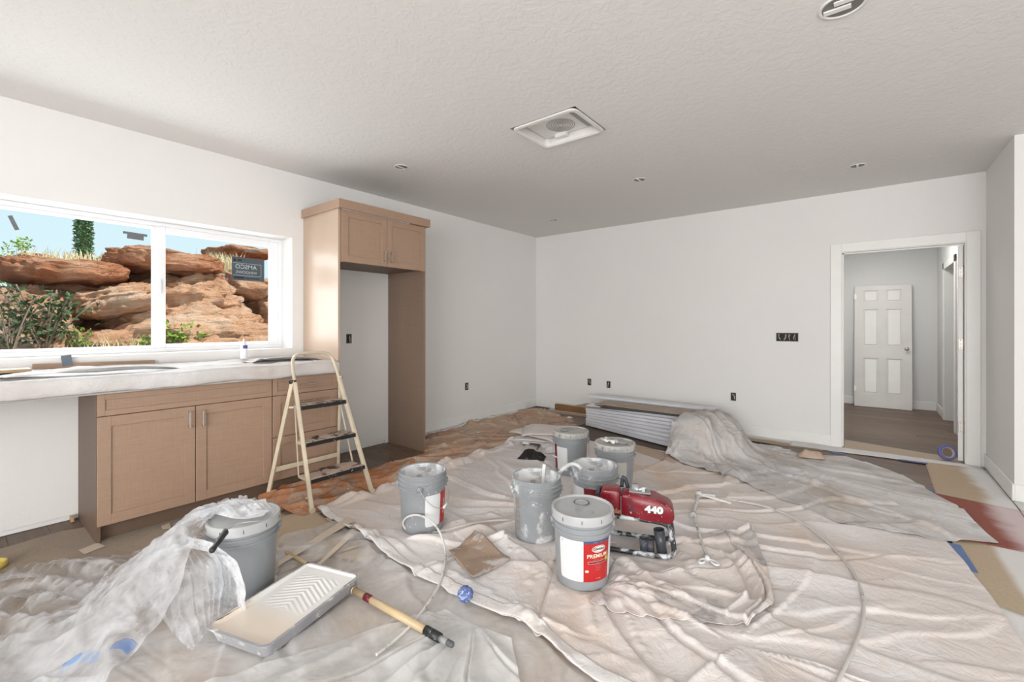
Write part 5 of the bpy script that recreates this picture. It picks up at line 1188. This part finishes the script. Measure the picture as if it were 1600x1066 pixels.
# ---------------------------------------------------------------- airless sprayer
RED_P = splattered('glossy_dark_red_plastic', (.215, .008, .018), (.70, .62, .62), .10, .28, 20, 75); TUBEM = splattered('black_tube_with_paint', (.028, .03, .034), (.62, .65, .68), .46, .45, 9, 50); METAL = splattered('grey_cast_metal', (.30, .30, .30), (.7, .7, .7), .3, .4, 14, 60)
ux = (Vector((3.276, 2.442))-Vector((3.019, 2.343))).normalized(); sp_ang = math.atan2(ux.y, ux.x)
sp0 = Vector((3.13, 2.50)); zs = gz(3.2, 2.45, .1)+.004
sp = thing('paint_sprayer', 'dark red electric paint sprayer on a paint splattered black tube stand', 'paint sprayer', (sp0.x-.02, sp0.y-.005, zs), sp_ang); sp.scale = (.87, .87, .87)
# body axis (local x), local -y faces the camera roughly
prof_b = [(-.26, .285), (-.26, .40), (-.245, .425), (-.12, .430), (-.06, .415), (.03, .412), (.10, .400), (.20, .372), (.225, .345), (.232, .30), (.222, .262), (.19, .250), (.05, .262), (-.10, .268), (-.24, .275)]
zsc = lambda z: z
def body_prism(b, pts, y0, y1, bev=.02):
    M = Matrix(((1, 0, 0, 0), (0, 0, 1, 0), (0, 1, 0, 0), (0, 0, 0, 1)))
    b.prism(pts[::-1], y0, y1, M, bev)
SPO = Vector((.0, -.07))
b = MB(); body_prism(b, [(x, z-.02) for x, z in [(-.10, .275), (-.10, .405), (-.06, .415), (.03, .412), (.11, .400), (.195, .374), (.222, .345), (.230, .30), (.222, .262), (.19, .250), (.05, .262)]], -.14, .02, .018); sh_ = b.build('shroud', RED_P, sp, 40)
b = MB(); body_prism(b, [(x, z-.02) for x, z in [(-.235, .285), (-.235, .40), (-.215, .425), (-.12, .425), (-.104, .405), (-.104, .270), (-.2, .275)]], -.13, .01, .012); b.build('front_shroud', RED_P, sp, 40)
b = MB(); body_prism(b, [(-.262, .29), (-.262, .385), (-.235, .395), (-.235, .28)], -.12, 0, .008); b.build('front_cap', plain('dark_blue_black_plastic', (.03, .035, .05), .4), sp)
b = MB(); b.box((-.10, -.1415, .243), (-.097, -.1385, .38)); b.build('seam_strip', METAL, sp)
for k in range(5):
    b = MB(); b.box((-.066+k*.004, -.1425, .36-k*.018), (-.028+k*.006, -.139, .366-k*.018), .001); b.build('vent_slot', plain('purple_black_slot', (.06, .03, .05), .5), sh_)
flat_text('440', .058, Matrix.Translation((.105, -.1416, .315)) @ Matrix.Rotation(PI/2, 4, 'X') @ Matrix.Diagonal((1.22, 1, 1, 1)), INKW, sh_, bold=.0035, spacing=1.02)
flat_text('440', .058, Matrix.Translation((.1065, -.1408, .3135)) @ Matrix.Rotation(PI/2, 4, 'X') @ Matrix.Diagonal((1.22, 1, 1, 1)), INKB, sh_, 'lettering_shadow', bold=.0055, spacing=1.02)
b = MB()
for k in range(3): b.box((-.23, -.132, .262-k*.008+.02), (-.08, -.129, .2645-k*.008+.02))
gs = b.build('gold_stripe', plain('gold_stripe', (.6, .42, .2), .4), sp); gs['kind'] = 'stuff'
b = MB(); b.cyl((-.01, -.05, .385), (-.01, -.05, .435), .03, .026, 18); b.box((-.05, -.09, .39), (.085, -.02, .402), .003); b.build('motor_top', METAL, sp)
b = MB(); b.cyl((.01, -.07, .408), (.055, -.05, .418), .010, n=10); b.cyl((.0, -.09, .41), (.0, -.04, .43), .008, n=10); b.box((.03, -.085, .402), (.05, -.065, .43), .002); b.build('pressure_valve', plain('bright_paint_splattered_steel', (.7, .75, .76), .25, .6), sp)
b = MB(); b.tube([(-.10, -.02, .40), (-.095, -.02, .47), (-.075, -.02, .455), (-.06, -.02, .40)], .013, 10, smooth_it=1); b.build('carry_handle', plain('dark_blue_black_plastic', (.03, .035, .05), .4), sp)
# tube stand: two side loops and cross tubes
for s_, y_ in ((0, -.115), (1, .13)):
    b = MB(); b.tube([(-.26, y_, .020), (.10, y_, .017), (.195, y_, .018), (.228, y_, .05), (.222, y_, .12), (.200, y_-.0, .205), (.175, y_+(-.0), .228), (.10, y_, .236), (-.20, y_, .240)], .0155, 12, smooth_it=3); b.build('stand_tube', TUBEM, sp)
b = MB(); b.cyl((.205, -.11, .10), (.205, .13, .10), .009, n=10); b.build('cross_tube', TUBEM, sp)
b = MB(); b.cyl((-.20, -.11, .236), (-.20, .13, .236), .009, n=10); b.build('cross_tube', TUBEM, sp)
b = MB(); b.box((-.2, -.10, .228), (.16, .11, .240), .003); b.build('mount_plate', METAL, sp)
CUPM = splattered('grey_black_cup', (.05, .055, .065), (.5, .53, .58), .30, .5, 12, 70)
def cup(x, y, r, h, tilt):
    b = MB(); M = Matrix.Translation((x, y, .02)) @ Matrix.Rotation(tilt, 4, 'Y'); b.lathe([(0.001, 0), (r*.92, 0), (r, h), (r*.9, h-.001), (r*.85, .01), (0.001, .01)], 22, M); b.build('drip_cup', CUPM, sp)
cup(.155, -.07, .034, .150, -.13); cup(.085, -.085, .026, .085, -.05); cup(.045, -.085, .026, .085, -.05)
b = MB(); b.cyl((-.205, -.06, .06), (-.205, -.06, .28), .022, n=16); b.cyl((-.205, -.06, .02), (-.205, -.06, .07), .030, n=16); b.build('pump_cylinder', METAL, sp)
HOSE = splattered('white_hose_with_brown_wear', (.10, .055, .045), (.68, .66, .64), .62, .45, 14, 60); HOSEB = splattered('grey_hose_with_dark_wear', (.07, .06, .06), (.56, .53, .50), .66, .5, 10, 60)
def W(px, py, z=0.): p = onz(px, py, z); return p
def fl(px, py, r=.006): p = onz(px, py); p.z = gz(p.x, p.y)+r; return p
# siphon tube hooked over the rim of the rear open bucket
x5, y5 = BK['b5']; x2, y2 = BK['b2']
b = MB(); b.tube([onz(850, 762, .20), onz(866, 748, .31), onz(880, 732, .375), onz(893, 724, .395), onz(905, 728, .39), onz(911, 740, .33), onz(913, 748, .27)], .0125, 12)
tag(b.build('siphon_tube', plain('paint_coated_tube', (.66, .66, .66), .4, var=.1, scale=20)), 'thick paint coated tube hooked over the rim of the rear open bucket', 'tube')
# looping hose in front of the left bucket
pts = [fl(930, 848), fl(880, 835), fl(800, 815), fl(735, 826), fl(690, 834), fl(655, 836), Vector(W(634, 829, .02)), Vector(W(628, 816, .08)), Vector(W(638, 806, .135)), Vector(W(655, 804, .15)), Vector(W(676, 815, .13)), Vector(W(690, 835, .08)), Vector(W(697, 865, .03)), fl(696, 890), fl(688, 925), fl(665, 962, .007), fl(640, 990, .007), fl(610, 1015, .007), fl(588, 1035, .007)]
pts2 = [(3.02, 2.40, .04)]+pts[1:]
b = MB(); b.tube(pts2, .0062, 10); tag(b.build('paint_hose', HOSE), 'thin white paint spattered hose looping in front of the lone left bucket', 'hose')
pts = [fl(1118, 783), fl(1150, 787), fl(1200, 797), fl(1250, 820), fl(1300, 857), fl(1335, 900), fl(1350, 940), fl(1349, 980), fl(1335, 1020), fl(1318, 1055), fl(1300, 1090)]
b = MB(); b.tube(pts, .008, 10); tag(b.build('spray_hose', HOSEB), 'long grey hose curving from the spray gun across the cloth to the bottom edge', 'hose')
# spray gun with extension wand
gn = thing('spray_gun', 'paint covered spray gun with long wand and white tip guard lying on the cloth', 'spray gun', (0, 0, 0))
GM = splattered('paint_covered_metal', (.20, .19, .18), (.66, .64, .62), .60, .4, 20, 80)
A, B_, C_, E_ = fl(1092, 780, .022), fl(1118, 783, .018), fl(1083, 812, .018), fl(1104, 880, .016)
b = MB(); b.bar(A, B_, .030, .026, bev=.006); b.cyl(A+Vector((0, 0, -.015)), A+Vector((0, 0, .026)), .026, .020, 14); b.build('gun_body', GM, gn)
b = MB(); b.tube([A, A.lerp(C_, .5)+Vector((.0, 0, .004)), C_], .010, 10); b.build('gun_barrel', GM, gn)
b = MB(); b.bar(A+Vector((.03, .0, .002)), fl(1142, 792, .012), .016, .014, bev=.004); b.build('trigger', plain('white_trigger', (.76, .75, .73), .5, var=.1, scale=40), gn)
b = MB(); b.cyl(C_+(A-C_).normalized()*.02, C_-(A-C_).normalized()*.03, .019, n=12); b.build('swivel', GM, gn)
b = MB(); b.tube([C_, C_.lerp(E_, .5), E_], .0075, 10); b.build('wand', GM, gn)
dirw = (E_-C_).normalized(); side = dirw.cross(Vector((0, 0, 1))).normalized()
b = MB(); b.cyl(E_-dirw*.01, E_+dirw*.035, .013, n=12); b.build('tip_housing', LABW, gn)
for s_ in (-1, 1):
    c0 = E_+dirw*.03; b = MB(); b.tube([c0+side*s_*.008, c0+side*s_*.04+dirw*.012, c0+side*s_*.052+dirw*.05, c0+side*s_*.03+dirw*.052, c0+side*s_*.016+dirw*.022], .006, 8, smooth_it=2); b.build('tip_guard', LABW, gn)
# ---------------------------------------------------------------- roller tray
TR = splattered('grey_tray_with_paint', (.36, .36, .38), (.76, .75, .73), .40, .4, 12, 50)
ta = math.atan2(1.172-.728, 2.07-2.205); tc_ = Vector((2.140, .952)); zt_ = gz(tc_.x, tc_.y, .2)+.004
ty = thing('roller_tray', 'white paint filled roller tray with ribbed slope in the foreground', 'paint tray', (tc_.x, tc_.y, zt_), ta)
HL, HWd = .262, .165
def tring(b, specs, cap=True):
    rings(b, specs, cap)
b = MB()
tring(b, [(HL-.02, HWd-.016, .03, .0, 0, 0), (HL, HWd, .034, .058, 0, 0), (HL+.007, HWd+.007, .038, .060, 0, 0), (HL+.007, HWd+.007, .038, .055, 0, 0), (HL+.006, HWd+.006, .038, .060, 0, 0), (HL-.004, HWd-.004, .03, .061, 0, 0)], False); b.build('tray_shell', TR, ty, 50)
# the painted inside: reservoir at -x, ramp with v ribs at +x
P2 = coons([(-HL+.003, -HWd+.003), (HL-.003, -HWd+.003)], [(-HL+.003, HWd-.003), (HL-.003, HWd-.003)], [(-HL+.003, -HWd+.003), (-HL+.003, HWd-.003)], [(HL-.003, -HWd+.003), (HL-.003, HWd-.003)], .0042)
X, Y = P2[..., 0], P2[..., 1]; e = np.minimum(HL-.003-np.abs(X), HWd-.003-np.abs(Y)); rim = (1-(e/.016)).clip(0, 1)
ribs = .0016*(np.sin((X*1.0+np.abs(Y)*.55)*2*PI/.024)).clip(-.4, 1)*(((X+.05)/.03).clip(0, 1))*(((.20-X)/.02).clip(0, 1))*(((.115-np.abs(Y))/.01).clip(0, 1))
Z = .040+((X+.05)/.28).clip(0, 1)*.014+ribs+rim**1.5*.020; Z = np.minimum(Z, .0615)
rc_ = np.hypot((np.abs(X)-(HL-.035)).clip(0), (np.abs(Y)-(HWd-.035)).clip(0)); s_ = np.where(rc_ > .032, .032/np.maximum(rc_, 1e-6), 1.)
X = np.where(s_ < 1, np.sign(X)*((HL-.035)+(np.abs(X)-(HL-.035)).clip(0)*s_), X)*1.; Y = np.where(s_ < 1, np.sign(Y)*((HWd-.035)+(np.abs(P2[..., 1])-(HWd-.035)).clip(0)*s_), Y)
m = NM('creamy_wet_paint', .30); sx = m.n('ShaderNodeSeparateXYZ'); m.l(m.tc.outputs['Object'], sx.inputs[0]); m.col(m.mix(m.smooth(sx.outputs[0], -.14, .0), (.88, .77, .66), (.86, .85, .83)))
cloth('paint', np.stack([X, Y, Z], -1), m.m, None, thick=0, sub=0, parent=ty)
for s_ in (-1, 1):
    b = MB(); b.tube([(HL-.03, s_*(HWd-.03), .05), (HL+.002, s_*(HWd-.025), .03), (HL+.006, s_*(HWd-.025), .003), (HL-.02, s_*(HWd-.03), .0045)], .0035, 8, smooth_it=1); b.build('tray_leg', plain('dull_wire', (.45, .45, .45), .4, .8), ty)
# ---------------------------------------------------------------- extension pole
POLE = plain('varnished_pine_pole', (.56, .42, .25), .35, var=.12, scale=7); REDT = plain('dark_red_sleeve', (.16, .012, .02), .4, var=.3, scale=60); BLKP = splattered('black_pole_tip', (.02, .022, .02), (.5, .55, .55), .18, .4, 40, 90)
pa, pb = Vector((1.36, 1.172, 0)), Vector((2.895, 1.236, 0)); pa.z = gz(1.9, 1.18, .08)+.016; pb.z = gz(2.8, 1.23, .05)+.018
pl = thing('extension_pole', 'wooden extension pole with dark threaded tip lying across the film', 'pole', pa); dv = pb-pa; LP = dv.length; dn = dv.normalized(); O = Vector((0, 0, 0))
b = MB(); b.cyl(O, dn*(LP*.565), .0115, n=18); b.build('inner_rod', POLE, pl)
b = MB(); b.cyl(dn*(LP*.56), dn*(LP*.895), .0165, n=20); b.build('outer_tube', POLE, pl)
b = MB(); b.cyl(dn*(LP*.550), dn*(LP*.575), .0150, .0168, 18); b.build('tube_collar', splattered('scuffed_wood', (.56, .42, .25), (.75, .73, .7), .5, .5, 30), pl)
b = MB(); b.cyl(dn*(LP*.630), dn*(LP*.660), .0170, n=20); b.build('red_sleeve', REDT, pl)
for f0, f1 in ((.305, .32), (.355, .366)): b = MB(); b.cyl(dn*(LP*f0), dn*(LP*f1), .0118, n=18); b.build('red_mark', REDT, pl)
b = MB(); b.cyl(dn*(LP*.44), dn*(LP*.515), .0121, n=18); b.build('scuffed_band', splattered('paint_scuffed_wood', (.25, .20, .14), (.72, .70, .66), .55, .5, 40, 90), pl)
b = MB(); b.cyl(dn*(LP*.892), dn*(LP*.945), .0195, .0180, 18); b.build('lock_collar', BLKP, pl)
b = MB(); b.cyl(dn*(LP*.945), dn*(LP*.972), .0125, n=16); b.build('metal_ferrule', METAL, pl)
b = MB(); b.lathe([(.0125, 0), (.0125, .004), (.0115, .007), (.0125, .010), (.0115, .013), (.0125, .016), (.0115, .020), (.012, .026), (.006, .032), (.001, .032)], 16, Matrix.Translation(dn*(LP*.972)) @ dn.to_track_quat('Z', 'Y').to_matrix().to_4x4()); b.build('threaded_tip', plain('dark_grey_thread', (.10, .10, .11), .5), pl)
# ---------------------------------------------------------------- small things
CARD = splattered('cardboard_with_paint', (.36, .255, .19), (.56, .52, .51), .42, .8, 6, 60)
q4 = [onz(738, 910), onz(799, 882), onz(742, 843), onz(700, 872)]; P2 = coons([q4[0][:2], q4[1][:2]], [q4[3][:2], q4[2][:2]], [q4[0][:2], q4[3][:2]], [q4[1][:2], q4[2][:2]], .02)
X, Y = P2[..., 0], P2[..., 1]; u = np.linspace(-1, 1, X.shape[0])[:, None]; P = np.stack([X, Y, hf.at(X, Y)+.010+.016*u**2*np.linspace(.2, 1, X.shape[1])[None]], -1); cloth('cardboard_piece', P, CARD, 'square piece of paint smeared brown cardboard in front of the open buckets', 'cardboard', .004)
# blue tape ball
c_ = onz(727, 948); cz = gz(c_.x, c_.y)
V = []; Fs = []; n = 24
for i in range(13):
    for j in range(n):
        ph, la = PI*i/12-PI/2, 2*PI*j/n; d_ = Vector((math.cos(ph)*math.cos(la), math.cos(ph)*math.sin(la), math.sin(ph))); r_ = .034*(1+.22*mnoise.noise(d_*2.2)+.16*abs(mnoise.noise(d_*5))); V.append(d_*r_)
for i in range(12):
    for j in range(n): Fs.append((i*n+j, i*n+(j+1) % n, (i+1)*n+(j+1) % n, (i+1)*n+j))
m = NM('crumpled_blue_tape', .6); m.col(m.ramp(m.noise(30, 3, .6, dist=1.5), [(.5, (.10, .15, .36)), (.56, (.16, .22, .46)), (.58, (.8, .82, .86)), (.64, (.12, .17, .40))])); m.bump(m.noise(60, 3), .6, .006)
o = pydata('tape_ball', V, Fs, m.m); o.location = (c_.x, c_.y, cz+.036); tag(o, 'crumpled ball of blue and white tape on the cloth hem', 'tape')
# black rag
def heap(name, label, cat, px, py, sx, sy, h, mat, seed, res=.015, rz=0., thick=.003, fr=9):
    c_ = onz(px, py); P2 = coons([(-sx, -sy), (sx, -sy)], [(-sx, sy), (sx, sy)], [(-sx, -sy), (-sx, sy)], [(sx, -sy), (sx, sy)], res); X, Y = P2[..., 0], P2[..., 1]
    e = (1-(np.abs(X)/sx)**3).clip(0, 1)*(1-(np.abs(Y)/sy)**3).clip(0, 1); Z = .004+h*e*(.35+.9*ridge(fbm(X*fr, Y*fr, seed, 3), 1.)); wob = 1+.35*fbm(X*4+seed, Y*4, seed+4, 3)
    ca, sa = math.cos(rz), math.sin(rz); A_ = (X*ca-Y*sa)*wob; B2 = (X*sa+Y*ca)*wob
    P = np.stack([c_.x+A_, c_.y+B2, gz(c_.x, c_.y)+Z], -1); return cloth(name, P, mat, label, cat, thick)
heap('rag', 'small crumpled black and brown rag on the cloth behind the middle bucket', 'rag', 832, 720, .13, .07, .07, splattered('black_brown_rag', (.012, .010, .010), (.28, .12, .08), .35, .8, 12, 30), 6, rz=.4)
heap('rag', 'white and dark red crumpled wrapper beside the farthest bucket', 'wrapper', 857, 706, .12, .09, .08, splattered('white_red_wrapper', (.09, .02, .025), (.70, .68, .68), .62, .5, 8, 20), 9, rz=.9)
heap('rag', 'small bunched tan cloth lump at the top edge of the grey cloth by the doorway', 'rag', 1268, 716, .10, .06, .06, C_TAN, 12, rz=.2)
heap('paper_scrap', 'white paper towel scrap under the folded cloth', 'paper scrap', 823, 697, .05, .04, .05, plain('white_paper', (.82, .81, .79), .7, var=.02), 15, rz=.2)
heap('paper_scrap', 'tiny white scrap on the floor just left of the board stack', 'paper scrap', 890, 655, .035, .02, .03, plain('white_paper', (.82, .81, .79), .7, var=.02), 16)
def scrap(label, pts, z=.004, mat=PAPER_T, name='paper_scrap'):
    P_ = [onz(*p) for p in pts]; c_ = sum(P_, Vector())/len(P_); zz = gz(c_.x, c_.y)+z; b = MB(); b.prism([(p.x-c_.x, p.y-c_.y) for p in P_], 0, .0012); o = b.build(name, mat); o.location = (c_.x, c_.y, zz); return tag(o, label, 'paper scrap')
SCR = plain('pale_scrap_paper', (.62, .52, .42), .8, var=.06)
scrap('pale torn paper scrap on the masking paper left of the plastic', [(123, 862), (152, 850), (165, 855), (132, 868)], mat=SCR)
scrap('small square paper scrap near the cabinet foot above the plastic', [(252, 824), (265, 819), (267, 827), (254, 829)], mat=SCR)
scrap('upper of two narrow tan paper strips on the film between bucket and ladder', [(432, 897), (436, 887), (543, 816), (556, 821)], mat=SCR)
scrap('lower of two narrow tan paper strips on the film, reaching the pole', [(490, 903), (496, 892), (562, 826), (572, 829)], mat=SCR)
# folds of paper strip toward the ladder
b = MB(); b.box((-.03, -.008, 0), (.03, .008, .03), .002); o = b.build('wood_shim', plain('pine_offcut', (.50, .33, .19), .6, var=.15)); o.location = (.035, .52, .004); tag(o, 'small pine offcut on the floor at the end of the sink cabinet', 'offcut')
# yellow tape roll cut by the left edge
c_ = onz(2, 888); b = MB(); b.lathe([(.045, 0), (.055, 0), (.055, .03), (.045, .03), (.045, 0)], 32); o = b.build('tape_roll', plain('yellow_tape', (.72, .55, .12), .4)); o.location = (c_.x-.02, c_.y-.03, gz(c_.x, c_.y)+.003); tag(o, 'yellow tape roll at the far left edge on the masking paper', 'tape')
# blue tape roll leaning in the doorway
t = thing('tape_roll', 'roll of blue masking tape standing in the doorway beside the open door', 'tape', (4.765, D+.075, .076), math.radians(20))
t.rotation_euler = (math.radians(90-14), 0, math.radians(25))
b = MB(); b.lathe([(.050, -.012), (.072, -.012), (.072, .012), (.050, .012), (.050, -.012)], 40); b.build('tape', plain('blue_tape_roll', (.13, .15, .40), .5), t)
b = MB(); b.lathe([(.047, -.013), (.0505, -.013), (.0505, .013), (.047, .013), (.047, -.013)], 40); b.build('core', PAPER_T, t)
# counter things
t = thing('wooden_trim_strip', 'long brown wood strip with a grey tape patch standing against the window wall', 'trim strip', (.012, .34, .928), 0)
b = MB(); b.box((0, 0, 0), (.016, .62, .125), .002, M=Matrix.Rotation(math.radians(-1.2), 4, 'X')); b.build('strip', plain('brown_wood_strip', (.33, .22, .15), .5, var=.15, scale=5), t)
b = MB(); b.box((.016, .15, .08), (.0175, .20, .15), 0, Matrix.Rotation(math.radians(8), 4, 'X')); b.build('tape_patch', plain('slate_tape', (.12, .15, .18), .5), t)
b = MB(); b.box((0, 0, 0), (.14, 1.3, .018), .002); o = b.build('pine_board', plain('golden_pine_board', (.42, .29, .16), .5, var=.15, scale=3)); o.location = (.12, -.98, 1.022); tag(o, 'pale pine board lying on the counter cloth at the far left', 'board')
# little white bottle
bz = .962; bc_ = onx(381, 546, .14); t = thing('plastic_bottle', 'small white squeeze bottle with a blue label on the counter under the window', 'bottle', (.14, bc_.y, 1.022))
b = MB(); b.lathe([(.001, 0), (.024, 0), (.026, .004), (.026, .105), (.022, .118), (.013, .124), (.013, .13), (.001, .13)], 28); b.build('bottle_body', plain('milky_plastic', (.82, .83, .85), .3), t)
b = MB(); b.lathe([(.0145, .125), (.0145, .137), (.007, .150), (.004, .165), (.001, .166)], 20); b.build('cap', LABW, t)
b = MB(); b.lathe([(.0264, .085), (.0264, .112)], 28, a0=-PI*.2, a1=PI*.5); tag(b.build('label', plain('blue_label', (.05, .08, .30), .4), t), 'blue label patch')
# cloth bits and sticks on the counter
def cheap(label, y0, y1, x0, x1, z, h, mat, seed, ang=0.):
    P2 = coons([(x0, y0), (x1, y0+.1)], [(x0+.05, y1), (x1, y1)], [(x0, y0), (x0+.05, y1)], [(x1, y0+.1), (x1, y1)], .02); X, Y = P2[..., 0], P2[..., 1]
    e = (1-(2*(Y-y0)/(y1-y0)-1)**4).clip(0); P = np.stack([X, Y, z+h*e*(.3+.9*dir_folds(X, Y, PI/2+ang, 7, 1.5, seed))], -1); return cloth('counter_cloth', P, mat, label, 'drop cloth', .003)
cheap('loose cloth fold on the counter in front of the wood strip', .10, 1.02, .30, .50, .993, .045, C_CTR, 140)
cheap('bunched grey cloth on the counter end beside the tall cabinet', 1.46, 2.04, .10, .46, .99, .05, C_CTR, 150)
